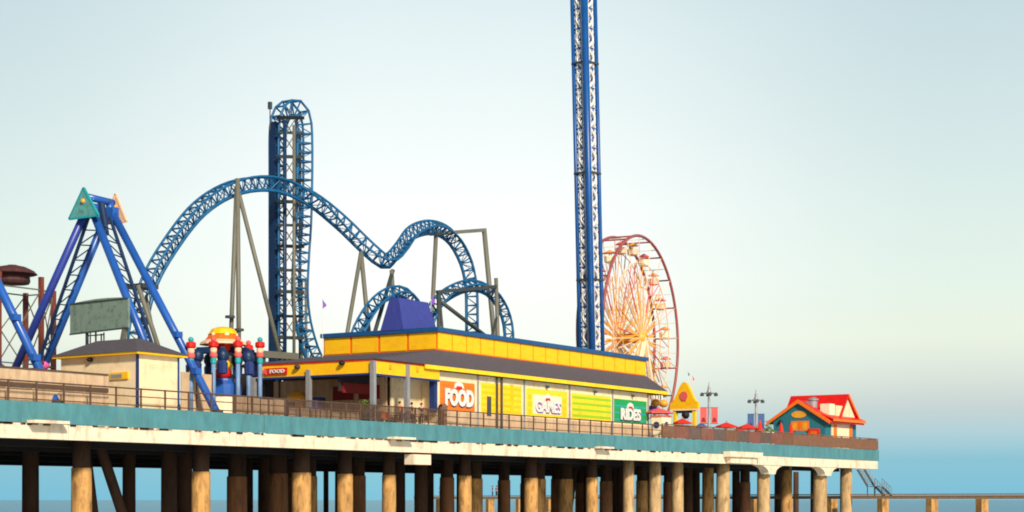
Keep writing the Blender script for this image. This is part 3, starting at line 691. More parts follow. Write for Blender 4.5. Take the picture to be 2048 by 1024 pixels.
# ------------------------------------------------------------------ drop tower
def make_drop_tower():
    Y = 17; c = PY(1187, 0, Y); tilt = Vector((.0, 0, 1))
    top = PY(1169, -60, Y); base = Vector((c.x, Y, DECK)); top = Vector((top.x, Y + .2, top.z))
    t = thing('drop_tower', 'tall slim blue drop tower with white lattice bracing, taller than everything else', 'ride', base)
    ax = (top - base); H = ax.length; ax.normalize()
    s = .88; yaw = R(-9); e1 = Vector((math.cos(yaw), math.sin(yaw), 0)); e2 = Vector((-math.sin(yaw), math.cos(yaw), 0))
    cor = [(-s, -s), (s, -s), (s, s), (-s, s)]
    def at(a, b_, h): return base + ax * h + e1 * a + e2 * b_
    for a, b_ in cor: b = MB(); b.tube(at(a, b_, 0), at(a, b_, H), .38 if a < 0 and b_ < 0 else .22, n=12); b.build('corner_post', 'tower_blue', t, smooth=True)
    b = MB(); b.tube(at(0, 0, 0), at(0, 0, H), .42, n=4); b.build('core', 'tower_blue', t)
    n = int(H / 2.1); 
    for f in range(4):
        (a0, b0), (a1, b1) = cor[f], cor[(f + 1) % 4]; b = MB(); w = MB()
        for i in range(n):
            h0, h1 = i * H / n, (i + 1) * H / n
            P0, P1, Q0, Q1 = at(a0, b0, h0), at(a0, b0, h1), at(a1, b1, h0), at(a1, b1, h1)
            near0 = f in (0, 1)
            A0, A1, E0, E1 = (P0, P1, Q0, Q1) if f in (1, 3) else (Q0, Q1, P0, P1)
            arc = []
            for k in range(7):
                g = k / 6; d = .2 + .5 * math.sin(math.pi * g); arc.append(A0.lerp(E0, 1 - d).lerp(A1.lerp(E1, 1 - d), g))
            b.pipe(arc, .135, 6)
            w.bar(P0, Q0, .15); w.bar(P0, Q1, .1) if i % 2 else w.bar(Q0, P1, .1)
        for k in (.3, .7): b.tube(at(a0 + (a1 - a0) * k, b0 + (b1 - b0) * k, 0), at(a0 + (a1 - a0) * k, b0 + (b1 - b0) * k, H), .085, n=6)
        b.build('lattice_face', 'white_paint', t); w.build('cross_brace', 'tower_blue', t)
    for py in (348, 560, 130):
        h = PY(1180, py, Y).z - DECK; b = MB()
        for k in range(4): b.bar(at(cor[k][0] * 1.15, cor[k][1] * 1.15, h), at(cor[(k + 1) % 4][0] * 1.15, cor[(k + 1) % 4][1] * 1.15, h), .2)
        b.build('collar', 'support_dk', t)
    b = MB(); b.prism([at(-2, -2, 0), at(2, -2, 0), at(2, 2, 0), at(-2, 2, 0)], (0, 0, .6)); b.build('base_plinth', 'grey_dk', t)
make_drop_tower()

# ------------------------------------------------------------------ ferris wheel
def make_ferris():
    Yn = 18.0; c = PY(1284, 676, Yn); D = 206; Rr = 204 * D / FPX; W = 3.0; tw = R(8.5)
    e = Vector((math.cos(tw), math.sin(tw), 0)); nrm = Vector((-math.sin(tw), math.cos(tw), 0)); up = Vector((0, 0, 1))
    t = thing('ferris_wheel', 'tall ferris wheel with maroon rims and orange spokes behind the food hall', 'ferris wheel', (c.x, c.y + W / 2, DECK))
    def at(r, a, w): return c + e * (r * math.cos(a)) + up * (r * math.sin(a)) + nrm * w
    for w in (0, W):
        b = MB(); b.pipe([at(Rr, i * math.pi / 36, w) for i in range(72)], .17, 7, closed=True); b.build('rim', 'maroon', t, smooth=True)
        b = MB(); b.pipe([at(Rr * (.86 if w else .74), i * math.pi / 24, w) for i in range(48)], .06, 5, closed=True); b.build('inner_ring', 'peach', t)
        b = MB(); b.pipe([at(Rr * .5, i * math.pi / 20, w) for i in range(40)], .05, 5, closed=True); b.build('inner_ring', 'gold', t)
        b = MB()
        for i in range(20):
            a = (i + .5) * math.pi / 10; pts = [at(.6, a - .12, w - .02), at(Rr * .26, a - .07, w - .02), at(Rr * (.36 + .1 * (i % 2)), a, w - .02), at(Rr * .26, a + .07, w - .02), at(.6, a + .12, w - .02)]
            b.prism(pts, nrm * .05)
        b.build('starburst', 'gold', t)
    n = 20
    for i in range(n):
        a = i * 2 * math.pi / n + .08
        for w in (0, W):
            b = MB(); b.bar(at(.5, a, w), at(Rr, a, w), .11 if w else .07); b.build('spoke', 'peach' if i % 2 else 'cream_lt', t)
            b = MB(); r3 = .86 if w else .74
            b.bar(at(Rr * .5, a, w), at(Rr * r3, a + .13, w), .07); b.bar(at(Rr * .5, a, w), at(Rr * r3, a - .13, w), .07); b.bar(at(Rr * .28, a + .155, w), at(Rr * .62, a + .155, w), .12); b.build('spoke_branch', 'coral' if i % 3 == 0 else 'peach' if i % 3 == 1 else 'gold', t)
        b = MB(); b.bar(at(Rr, a, 0), at(Rr, a, W), .16); b.build('cross_bar', 'maroon', t)
        g = at(Rr * .985, a + math.pi / n, W / 2); b = MB()
        b.lathe(g - up * 1.85, [(.3, 0), (.62, .15), (.68, .75), (.6, .8)], 10); go = b.build('gondola', 'peach' if i % 3 else 'cream_lt', t)
        b = MB(); b.lathe(g - up * .65, [(.7, -.06), (.55, .06), (.1, .3)], 10); b.build('gondola_roof', 'coral' if i % 2 else 'gold', go)
        b = MB(); b.bar(at(Rr * .985, a + math.pi / n, .1), at(Rr * .985, a + math.pi / n, W - .1), .08)
        b.tube(g, g - up * 1.4, .06, n=5); b.build('hanger', 'white_paint', go)
    b = MB(); b.tube(c - nrm * .5, c + nrm * (W + .5), .6, n=16); b.build('hub', 'gold', t, smooth=True)
    for w in (-.35, W + .35):
        for s in (-1, 1):
            q = c + e * (5.2 * s) + nrm * w; b = MB(); b.bar(c + nrm * w, (q.x, q.y, DECK), .4); b.build('leg', 'cream_lt', t)
    B(c.x - 6, c.x + 6, c.y - 1.5, c.y + W + 1.5, DECK, DECK + .35).build('platform', 'grey_dk', t)
make_ferris()

# ------------------------------------------------------------------ kiddie ride
def make_kiddie():
    p = PY(446, 0, 5.5); x, y = p.x, p.y
    Z = lambda py: PY(446, py, 5.5).z
    t = thing('kiddie_ride', 'small colourful spinning children ride with orange hat-shaped top and dark blue arms', 'ride', (x, y, DECK))
    b = MB(); b.lathe((x, y, 0), [(1.3, DECK), (1.3, Z(795)), (1.15, Z(793))], 16); b.build('drum', 'cream_lt', t)
    b = MB(); b.lathe((x, y, 0), [(1.36, Z(794)), (1.36, Z(770)), (.9, Z(762)), (.85, Z(758))], 16); b.build('base', 'ride_blue', t)
    b = MB(); b.lathe((x, y, 0), [(.3, Z(759)), (.66, Z(752)), (.66, Z(742)), (.5, Z(738))], 14); b.build('lower_ball', 'red', t, smooth=True)
    b = MB(); b.lathe((x, y, 0), [(.4, Z(739)), (.72, Z(733)), (.6, Z(724)), (.3, Z(718))], 14); b.build('upper_ball', 'yellow', t, smooth=True)
    b = MB(); b.tube((x, y, Z(720)), (x, y, Z(690)), .35); b.build('mast', 'red_dk', t)
    b = MB(); b.lathe((x, y, 0), [(.75, Z(702)), (.95, Z(694)), (.7, Z(682)), (.6, Z(678))], 16); b.build('collar', 'fabric_red', t, smooth=True)
    b = MB(); b.lathe((x, y, 0), [(1.6, Z(688)), (1.25, Z(678)), (1.0, Z(668)), (.8, Z(660)), (.4, Z(656)), (.1, Z(655))], 12); h = b.build('hat_top', 'orange', t)
    b = MB()
    for k in range(6):
        a = k * math.pi / 3; b.ball((x + .9 * math.cos(a), y + .9 * math.sin(a), Z(671)), .22)
    b.build('hat_lamps', 'cream_lt', h, smooth=True)
    b = MB(); b.lathe((x, y, 0), [(1.1, Z(669)), (.86, Z(659)), (.4, Z(654.5)), (.1, Z(653.5))], 12); b.build('hat_crown', 'yellow', h)
    b = MB(); b.lathe((x, y, 0), [(1.75, Z(690)), (1.7, Z(686)), (1.3, Z(680))], 12); b.build('hat_brim', 'peach', h)
    for k in range(7):
        a = k * 2 * math.pi / 7 + .3; d = Vector((math.cos(a), math.sin(a), 0)); r0, r1 = .7, 2.3; o = Vector((x, y, 0))
        b = MB(); b.bar(o + d * r0 + Vector((0, 0, Z(700))), o + d * r1 + Vector((0, 0, Z(704))), .3, .42); arm = b.build('arm', 'coaster_dk', t)
        b = MB(); q = o + d * r1 + Vector((0, 0, Z(716))); b.ball(q, .46, sq=1.15); b.build('pod', 'coaster_dk', arm, smooth=True)
        b = MB(); q = o + d * (r1 + .1) + Vector((0, 0, Z(745))); b.lathe(q, [(.15, -.3), (.34, -.2), (.38, .5), (.2, .8)], 8); b.build('seat', 'navy', arm)
    for px, Y, top in ((427, 3.6, 683), (476, 3.6, 683), (520, 3.2, 684), (382, 3.4, 684), (497, 7, 690)):
        q = PY(px, top, Y); b = MB(); b.tube((q.x, q.y, DECK), (q.x, q.y, q.z - 1.6), .16, n=10); po = b.build('totem_post', 'pale_blue', t, smooth=True)
        for i, (m, a, c2, r) in enumerate((('red', .0, .42, .36), ('peach', .42, .8, .25), ('coral', .8, 1.15, .28), ('teal_lt', 1.15, 1.6, .22))):
            b = MB(); b.lathe((q.x, q.y, q.z), [(r * .8, -c2), (r, -c2 + .08), (r, -a - .08), (r * .8, -a)], 12); b.build('totem_band', m, po)
        b = MB(); b.ball((q.x, q.y, q.z + .16), .2); b.build('finial', 'teal_lt' if px in (382, 520) else 'coral', po, smooth=True)
make_kiddie()

# ------------------------------------------------------------------ booths and fences behind the railing
def make_queue_fence(px0, px1, py, Y, label, m='tan'):
    a = PY(px0, py, Y); c = PY(px1, py, Y); t = thing('queue_fence', label, 'fence', (a.x, Y, DECK)); n = max(2, int((c.x - a.x) / 1.1))
    for i in range(n):
        x0 = a.x + (c.x - a.x) * i / n; x1 = a.x + (c.x - a.x) * (i + 1) / n
        B(x0 + .03, x1 - .08, Y, Y + .06, DECK + .1, a.z - random.uniform(0, .12)).build('panel', m, t); B(x1 - .06, x1 + .02, Y - .02, Y + .08, DECK, a.z + .05).build('post', 'rail', t)
make_queue_fence(362, 425, 742, 3.4, 'tall tan panelled queue fence right of the cream kiosk')
make_queue_fence(470, 572, 792, 1.4, 'tan panelled queue fence under the kiddie ride posts')
make_queue_fence(578, 720, 815, 1.0, 'low tan panel fence below the canopy posts, left of the patio')
def make_booths():
    p = PX(594, 0, 38.3); t = thing('game_booth', 'round mustard yellow game booth under the left of the food canopy', 'booth', (p.x, p.y, DECK))
    b = MB(); b.lathe((p.x, p.y, DECK), [(.85, 0), (.85, 1.4), (.8, 1.42), (.8, 2.3), (.5, 2.7), (.1, 2.8)], 18); b.build('shell', 'gold', t, smooth=False)
    B(p.x - 1.0, p.x - .6, p.y - .4, p.y + .4, DECK + 1.0, DECK + 1.9).build('window', 'glass', t)
    p = PX(637, 0, 38.3); t = thing('drinks_machine', 'dark blue upright drinks machine beside the canopy post', 'machine', (p.x, p.y, DECK))
    B(p.x - .4, p.x + .4, p.y - .4, p.y + .4, DECK, DECK + 2.2).build('cabinet', 'navy', t); B(p.x - .43, p.x - .403, p.y - .3, p.y + .3, DECK + .9, DECK + 2).build('front_panel', 'ride_blue', t)
    p = PY(886, 0, .9); t = thing('litter_bin', 'brown slatted litter bin at the foot of the orange FOOD panel', 'bin', (p.x, p.y, DECK))
    b = MB(); b.lathe((p.x, p.y, DECK), [(.33, 0), (.36, 1.5), (.38, 1.52), (.38, 1.6), (.2, 1.85)], 12); b.build('body', 'brown', t); B(p.x - .39, p.x - .3, p.y - .15, p.y + .15, DECK + 1.6, DECK + 1.72).build('flap', 'black', t)
    for i, (px, m, lab) in enumerate(((512, 'red_dk', 'dark red arcade cabinet in shade under the left end of the canopy'), (548, 'maroon', 'maroon arcade cabinet near the mustard booth under the canopy'), (563, 'coaster_dk', 'dark blue arcade cabinet right beside the mustard booth'))):
        p = PY(px, 0, 10); t = thing('arcade_cabinet', lab, 'arcade machine', (p.x, p.y, DECK))
        b = MB(); b.prism([(p.x - .4, p.y - .35, DECK), (p.x + .4, p.y - .35, DECK), (p.x + .4, p.y - .35, DECK + 2), (p.x - .2, p.y - .35, DECK + 2), (p.x - .05, p.y - .35, DECK + 1.2), (p.x - .4, p.y - .35, DECK + 1)], (0, .7, 0)); b.build('cabinet', m, t)
        B(p.x - .2, p.x - .1, p.y - .28, p.y + .28, DECK + 1.35, DECK + 1.8).build('screen', 'glass', t)
make_booths()

# ------------------------------------------------------------------ patio furniture
def table_at(origin=(0, 0, 0)):
    t = thing('patio_table', '', 'table', origin); b = MB(); b.lathe(origin, [(.5, .72), (.52, .74), (.5, .76)], 14); b.build('tabletop', 'brown', t)
    b = MB(); b.tube(origin, Vector(origin) + Vector((0, 0, .72)), .06); b.lathe(origin, [(.3, 0), (.28, .04)], 12); b.build('pedestal', 'grey_dk', t); return t
def chair_at(origin, m):
    x, y, z = origin; t = thing('patio_chair', '', 'chair', origin)
    B(x - .22, x + .22, y - .22, y + .22, z + .43, z + .47).build('seat', m, t); B(x - .22, x + .22, y + .19, y + .22, z + .5, z + .92).build('backrest', m, t)
    for a in (-.2, .2):
        for c in (-.2, .2): b = MB(); b.tube((x + a, y + c, z), (x + a, y + c, z + .43), .02, n=5); b.build('leg', 'grey_dk', t)
    return t
spots = [(752, 2.0, 'brown', 'round brown patio table nearest the thick white corner post'), (790, 2.2, 'red', 'round brown patio table between the two front canopy posts'), (838, 1.9, 'brown', 'round brown patio table before the blank cream wall'), (700, 3.2, 'brown', 'round brown patio table deep under the canopy left of the corner post')]
t0 = None; c0 = {}
TN = ['by the corner post table', 'by the table between front posts', 'by the table before the cream wall', 'by the table deep under the canopy']
for i, (px, Y, m, lab) in enumerate(spots):
    p = PY(px, 0, Y); loc = (p.x, p.y, DECK)
    if t0 is None: t0 = table_at(); t0.location = loc; t0['label'] = lab; t0['group'] = 'patio tables under the canopy'; t = t0
    else: t = copy_tree(t0, loc, lab, 'patio tables under the canopy')
    for k, (dx, dy, rz, side) in enumerate(((-.75, 0, R(90), 'left'), (.75, 0, R(-90), 'right'))):
        mm = ('red' if i == 1 else 'black' if i == 2 else 'orange_panel' if k else 'brown')
        cn = {'red': 'red', 'black': 'black', 'orange_panel': 'orange', 'brown': 'brown'}[mm]
        l2 = f'{cn} patio chair on the {side} side {TN[i]}'
        if mm not in c0: ch = chair_at((0, 0, 0), mm); c0[mm] = ch; ch.location = (p.x + dx, p.y + dy, DECK); ch.rotation_euler = (0, 0, rz); ch['label'] = l2; ch['group'] = 'patio chairs under the canopy'
        else: copy_tree(c0[mm], (p.x + dx, p.y + dy, DECK), l2, 'patio chairs under the canopy', rz)
def make_plant():
    p = PY(731, 0, 1.3); t = thing('potted_plant', 'leafy green plant in a dark tub beside the corner canopy post', 'plant', (p.x, p.y, DECK))
    b = MB(); b.lathe((p.x, p.y, DECK), [(.22, 0), (.33, .8), (.36, .84), (.3, .85)], 12); b.build('tub', 'grey_dk', t)
    b = MB()
    for i in range(170):
        a = random.uniform(0, 6.28); rr = random.uniform(0, .5); z = DECK + .9 + random.uniform(0, .75); c = Vector((p.x + rr * math.cos(a), p.y + rr * math.sin(a), z))
        d = Vector((random.gauss(0, 1), random.gauss(0, 1), random.gauss(.4, .7))).normalized(); s = d.orthogonal().normalized() * .05; l = .24
        b.add([c, c + d * l * .5 + s, c + d * l, c + d * l * .5 - s], [(0, 1, 2, 3)])
    b.build('foliage', 'leaf', t)
make_plant()

# ------------------------------------------------------------------ people
def skin_mesh(nodes, edges, sub=2):
    me = bpy.data.meshes.new('b'); me.from_pydata([n[0] for n in nodes], edges, []); o = bpy.data.objects.new('b', me); COL.objects.link(o)
    md = o.modifiers.new('s', 'SKIN'); 
    for i, n in enumerate(nodes): me.skin_vertices[0].data[i].radius = (n[1], n[2] if len(n) > 2 else n[1])
    me.skin_vertices[0].data[0].use_root = True
    o.modifiers.new('u', 'SUBSURF').levels = sub
    dg = bpy.context.evaluated_depsgraph_get(); m2 = bpy.data.meshes.new_from_object(o.evaluated_get(dg)); bpy.data.objects.remove(o); bpy.data.meshes.remove(me)
    return m2
def make_person(loc, rz, label, top, bottom, pose=0):
    t = thing('person', label, 'person', loc); t.rotation_euler = (0, 0, rz)
    # pose 0 standing, elbows bent forward (leaning on a rail / holding a rod); pose 1 arms relaxed
    hy, hz = ((-.32, 1.08) if pose == 0 else (-.04, .84))
    ey, ez = ((-.06, 1.1) if pose == 0 else (.03, 1.12))
    nodes = [((0, 0, .96), .13, .1), ((0, 0, 1.16), .12, .09), ((0, 0, 1.38), .15, .09), ((0, 0, 1.5), .05), ((0, -.01, 1.6), .075, .085), ((0, -.01, 1.69), .075, .09)]
    edges = [(0, 1), (1, 2), (2, 3), (3, 4), (4, 5)]
    for s in (-1, 1):
        k = len(nodes); nodes += [((s * .19, 0, 1.4), .05), ((s * .23, ey, ez), .04), ((s * .2, hy, hz), .028), ((s * .2, hy - .05, hz - .04 if pose else hz), .034, .018)]; edges += [(2, k), (k, k + 1), (k + 1, k + 2), (k + 2, k + 3)]
        hb = Vector(nodes[k + 3][0]); f = Vector((0, -.02, -.06)) if pose else Vector((0, -.055, -.03))
        for j in range(4):
            kk = len(nodes); nodes += [(tuple(hb + Vector(((j - 1.5) * .018, 0, 0)) + f * .6), .009), (tuple(hb + Vector(((j - 1.5) * .02, -.01, 0)) + f * (1.15 - .1 * abs(j - 1.3))), .008)]; edges += [(k + 3, kk), (kk, kk + 1)]
        kk = len(nodes); nodes.append((tuple(hb + Vector((-s * .045, -.03, .0))), .009)); edges.append((k + 3, kk))
        k = len(nodes); st = .03 * s; nodes += [((s * .1, 0, .88), .085), ((s * .11, -.02 + st, .5), .058), ((s * .11, .02 + st, .09), .042), ((s * .12, -.13 + st, .04), .04, .03)]; edges += [(0, k), (k, k + 1), (k + 1, k + 2), (k + 2, k + 3)]
    me = skin_mesh(nodes, edges); me.name = 'body'; me.materials.append(M['skin'])
    for p in me.polygons: p.use_smooth = True
    # face: nose and ears as part of the same body mesh kept simple at this distance
    o = bpy.data.objects.new('body', me); COL.objects.link(o); o.parent = t
    def wear(name, nn, ee, m):
        me = skin_mesh(nn, ee, 1); me.name = name; me.materials.append(M[m])
        for p in me.polygons: p.use_smooth = True
        o = bpy.data.objects.new(name, me); COL.objects.link(o); o.parent = t
    nn = [((0, 0, .95), .16, .125), ((0, 0, 1.16), .14, .115), ((0, 0, 1.38), .17, .115), ((0, 0, 1.46), .08)]; ee = [(0, 1), (1, 2), (2, 3)]
    for s in (-1, 1): k = len(nn); nn += [((s * .2, 0, 1.4), .07), ((s * .225, ey * .6, 1.22), .06)]; ee += [(2, k), (k, k + 1)]
    wear('shirt', nn, ee, top)
    nn = [((0, 0, 1.0), .15, .115), ((0, 0, .9), .15, .12)]; ee = [(0, 1)]
    for s in (-1, 1): k = len(nn); nn += [((s * .1, 0, .84), .1), ((s * .11, -.02 + .03 * s, .5), .074), ((s * .11, .02 + .03 * s, .13), .062)]; ee += [(1, k), (k, k + 1), (k + 1, k + 2)]
    wear('trousers', nn, ee, bottom)
    b = MB(); b.ball((0, .018, 1.685), .108, sq=1.05); b.ball((0, .05, 1.64), .095)
    b.build('hair', 'hair', t, smooth=True).location = (0, 0, 0)
    OFFS = OFF[t]
    h = [c for c in COL.objects if c.parent == t and c.name.startswith('hair')][0]
    h.data.transform(__import__('mathutils').Matrix.Translation(OFFS))
p = PY(824, 0, 1.0); make_person((p.x, p.y, DECK), R(20), 'person in a dark shirt standing on the patio before the blank cream wall', 'black', 'grey_dk', 1)
p = PY(843, 0, 1.0); make_person((p.x, p.y, DECK), R(-25), 'person in navy standing beside the person in dark, nearest the blue corner post', 'navy', 'black', 1)
p = PY(800, 0, .9); make_person((p.x, p.y, DECK), R(10), 'person in an orange shirt standing at the railing between the front canopy posts', 'orange_panel', 'navy', 0)

# ------------------------------------------------------------------ gateway, carts, lamps, umbrellas
def make_gate():
    Xg = 101.0; a = PX(1346, 0, Xg).y; c = PX(1390, 0, Xg).y; y0, y1 = min(a, c), max(a, c); Z = lambda py: PX(1368, py, Xg).z
    t = thing('entrance_gate', 'yellow curved-top entrance gate with cream posts left of the red banner lamp', 'gate', (Xg, (y0 + y1) / 2, DECK))
    for y in (y0, y1 - .35): B(Xg, Xg + .4, y, y + .35, DECK, Z(818)).build('post', 'yellow_lt', t)
    ym = (y0 + y1) / 2; w = (y1 - y0) / 2 + .35; pts = [(Xg - .05, ym - w, Z(818)), (Xg - .05, ym + w, Z(818))]
    for i in range(0, 13):
        f = i / 12; y = ym + w - 2 * w * f; s = abs(1 - 2 * f); z = Z(806) + (Z(764) - Z(806)) * (.5 + .5 * math.cos(math.pi * s)); pts.append((Xg - .05, y, z))
    b = MB(); b.prism(pts, (.5, 0, 0)); g = b.build('gable', 'yellow', t)
    b = MB(); b.lathe((0, 0, 0), [(.5, 0), (.5, .06)], 12); b.v = [Vector((Xg - .06 - q.z, ym + q.y, Z(792) + q.x)) for q in b.v]; b.build('emblem', 'coral', g)
    B(Xg - .08, Xg - .053, ym - .3, ym + .3, Z(803), Z(799)).build('emblem', 'coral', g)
    B(Xg - .1, Xg - .002, y0 - .2, y1 + .2, Z(821), Z(818.2)).build('lintel', 'cream_lt', t)
    B(Xg + .05, Xg + .35, y0 + .36, y1 - .36, Z(826), Z(818.3)).build('lintel', 'dark', t)
make_gate()
def make_canvas(origin, m, r, h, drop=.45, pole=True):
    x, y, z = origin; b = MB(); n = 8; vs = [(x, y, z + h)]
    for k in range(n): a = k * 2 * math.pi / n; vs.append((x + r * math.cos(a), y + r * math.sin(a), z + h - drop))
    for k in range(n): a = k * 2 * math.pi / n; vs.append((x + r * math.cos(a), y + r * math.sin(a), z + h - drop - .12))
    vs.append((x, y, z + h - .06))
    fs = [(0, 1 + k, 1 + (k + 1) % n) for k in range(n)] + [(1 + k, 9 + k, 9 + (k + 1) % n, 1 + (k + 1) % n) for k in range(n)] + [(17, 9 + (k + 1) % n, 9 + k) for k in range(n)]
    b.add(vs, fs); return b
def umbrella(origin, m, r=1.3, h=2.6, label='', group='open parasols on the deck'):
    t = thing('parasol', label, 'umbrella', (0, 0, 0), group); make_canvas((0, 0, 0), m, r, h).build('canopy', m, t)
    b = MB(); b.tube((0, 0, 0), (0, 0, h - .03), .04); b.lathe((0, 0, h - .02), [(.05, 0), (.06, .12), (.01, .2)], 8); b.build('pole', 'grey', t)
    b = MB(); b.lathe((0, 0, 0), [(.3, 0), (.26, .08)], 10); b.build('base', 'grey_dk', t); t.location = origin; return t
p = PY(1453, 0, 3); u1 = umbrella((p.x, p.y, DECK), 'fabric_red', 1.25, 2.3, 'open red parasol just right of the red banner lamp')
p = PY(1494, 0, 3); copy_tree(u1, (p.x, p.y, DECK), 'open red parasol left of the blue banner lamp', 'open parasols on the deck')
p = PY(1478, 0, 7); copy_tree(u1, (p.x, p.y, DECK - .2), 'open red parasol peeking between the two nearer red ones', 'open parasols on the deck')
p = PY(1318, 0, 2); umbrella((p.x, p.y, DECK), 'coral', 1.45, 3.1, 'large coral parasol beside the green RIDES panel')
p = PY(1302, 0, 5); umbrella((p.x, p.y, DECK), 'purple', 1.25, 3.6, 'purple parasol behind the coral one, next to the green RIDES panel')
p = PY(1365, 0, 2.5); umbrella((p.x, p.y, DECK), 'fabric_red', 1.0, 2.3, 'small red parasol over the snack cart in the gateway')
p = PY(1403, 0, 6); umbrella((p.x, p.y, DECK), 'banner_blue', .7, 2.35, 'small blue parasol between the gate and the red banner lamp')
def closed(origin, label, m='fabric_red'):
    t = thing('closed_parasol', label, 'umbrella', (0, 0, 0), 'furled parasols near the hut'); b = MB(); b.lathe((0, 0, 0), [(.14, .75), (.3, .9), (.34, 1.2), (.26, 1.8), (.14, 2.4), (.04, 2.65)], 10); b.build('furled_canopy', m, t)
    b = MB(); b.tube((0, 0, 0), (0, 0, 2.75), .04); b.build('pole', 'grey', t); t.location = origin; return t
p = PY(1520, 0, 1.8); k1 = closed((p.x, p.y, DECK), 'furled red parasol below the blue banner lamp')
for px, Y, lab in ((1562, 2.6, 'furled red parasol at the left corner of the teal hut'), (1582, 2.2, 'furled red parasol in front of the orange hut window')):
    p = PY(px, 0, Y); copy_tree(k1, (p.x, p.y, DECK), lab, 'furled parasols near the hut')
def make_cart(px, Y, label, h=2.2):
    p = PY(px, 0, Y); x, y = p.x, p.y; t = thing('snack_cart', label, 'cart', (x, y, DECK))
    B(x - .9, x + .9, y - .6, y + .6, DECK + .45, DECK + h).build('body', 'cream_lt', t); B(x - 1, x + 1, y - .7, y + .7, DECK + h + .003, DECK + h + .13).build('counter_top', 'coral', t)
    for s in (-.6, .6):
        b = MB(); b.tube((x + s, y - .68, DECK + .36), (x + s, y - .56, DECK + .36), .36, n=14); b.build('wheel', 'black', t)
    b = MB(); b.tube((x, y - .64, DECK + h * .62), (x, y - .602, DECK + h * .62), .36, n=16); b.build('emblem', 'navy', t)
    b = MB(); b.tube((x - .94, y, DECK + h * .62), (x - .902, y, DECK + h * .62), .34, n=16); b.build('emblem', 'navy', t)
make_cart(1322, 1.7, 'white snack cart with round blue emblem under the coral parasol'); make_cart(1371, 3, 'white snack cart with round blue emblem inside the yellow gateway', 1.5)
def make_fun_sign():
    p = PY(1312, 0, 4.5); x, y = p.x, p.y; Z = lambda py: PY(1312, py, 4.5).z
    t = thing('ride_sign', 'white post sign with twin orange discs above the purple parasol', 'sign', (x, y, DECK))
    b = MB(); b.bar((x, y, DECK), (x, y, Z(792)), .3); b.build('post', 'white_paint', t); B(x - .5, x + 1.4, y, y + .15, Z(800), Z(788)).build('board', 'white_paint', t)
    for dx in (-.4, 1.2):
        b = MB(); b.ball((x + dx, y - .2, Z(806)), .5, n=14, sq=.8); b.build('disc', 'gold', t, smooth=True)
    for dx in (-.2, .3, .8): B(x + dx, x + dx + .18, y - .05, y - .003, Z(799), Z(790)).build('bar', 'grey_dk', t)
make_fun_sign()
p = PY(1371, 0, 4); t = thing('round_balloon', 'black round balloon above the snack cart in the gateway', 'balloon', (p.x, p.y, DECK)); z = PY(1371, 830, 4).z
b = MB(); b.ball((p.x, p.y, z), .42, n=14); b.build('globe', 'black', t, smooth=True); b = MB(); b.tube((p.x, p.y, DECK + 2.3), (p.x, p.y, z - .4), .02, n=5); b.build('string', 'grey_dk', t)
def make_lamp(px, Y, top, bm, label):
    p = PY(px, top, Y); x, y = p.x, p.y; H = p.z - DECK; t = thing('lamp_post', label, 'street lamp', (x, y, DECK), 'lamp posts on the deck')
    b = MB(); b.lathe((x, y, DECK), [(.3, 0), (.3, .4), (.17, .55), (.13, H * .55), (.11, H - 1.3)], 12); b.build('pole', 'grey', t, smooth=True)
    b = MB(); b.lathe((x, y, DECK + H), [(.36, -1.3), (.3, -1.15), (.16, -.8), (.13, -.5), (.06, -.3), (.03, 0)], 12); b.build('spire', 'grey', t)
    for k in range(4):
        a = k * math.pi / 2 + .6; d = Vector((math.cos(a), math.sin(a), 0)); c = Vector((x, y, DECK + H - 1.25))
        b = MB(); b.pipe([c, c + d * .4 + Vector((0, 0, .1)), c + d * .72], .05); ar = b.build('arm', 'grey_dk', t); b = MB(); b.lathe(c + d * .72, [(.2, -.22), (.22, 0), (.06, .16)], 10); b.build('lantern', 'grey_dk', ar)
    e = Vector(RGT + (0,)) 
    for s in (-1, 1):
        z1 = DECK + H - 2.7; z0 = z1 - 1.6; o = Vector((x, y, 0))
        b = MB(); b.prism([o + e * (s * .22) + Vector((0, 0, z0)), o + e * (s * .92) + Vector((0, 0, z0)), o + e * (s * .92) + Vector((0, 0, z1)), o + e * (s * .22) + Vector((0, 0, z1))], Vector(FWD + (0,)) * .03); bn = b.build('banner', bm, t)
        b = MB(); b.tube(o + Vector((0, 0, z1 + .03)), o + e * (s * .95) + Vector((0, 0, z1 + .03)), .03); b.tube(o + Vector((0, 0, z0 - .03)), o + e * (s * .95) + Vector((0, 0, z0 - .03)), .03); b.build('banner_arm', 'grey_dk', t)
        f = Vector(FWD + (0,)) * -.012; q = o + e * (s * .57) + f; b = MB(); b.prism([q + Vector((0, 0, z0 + .15)) + e * -.25, q + Vector((0, 0, z0 + .15)) + e * .25, q + Vector((0, 0, z0 + .6)) + e * .12, q + Vector((0, 0, z0 + .6)) + e * -.12], f * .5); b.build('banner_motif', 'red_dk' if bm != 'banner_blue' else 'coaster_dk', bn)
make_lamp(1418, 2.4, 764, 'coral', 'grey four-lantern lamp post with two red banners')
make_lamp(1512, 2.4, 779, 'banner_blue', 'grey four-lantern lamp post with two blue banners')
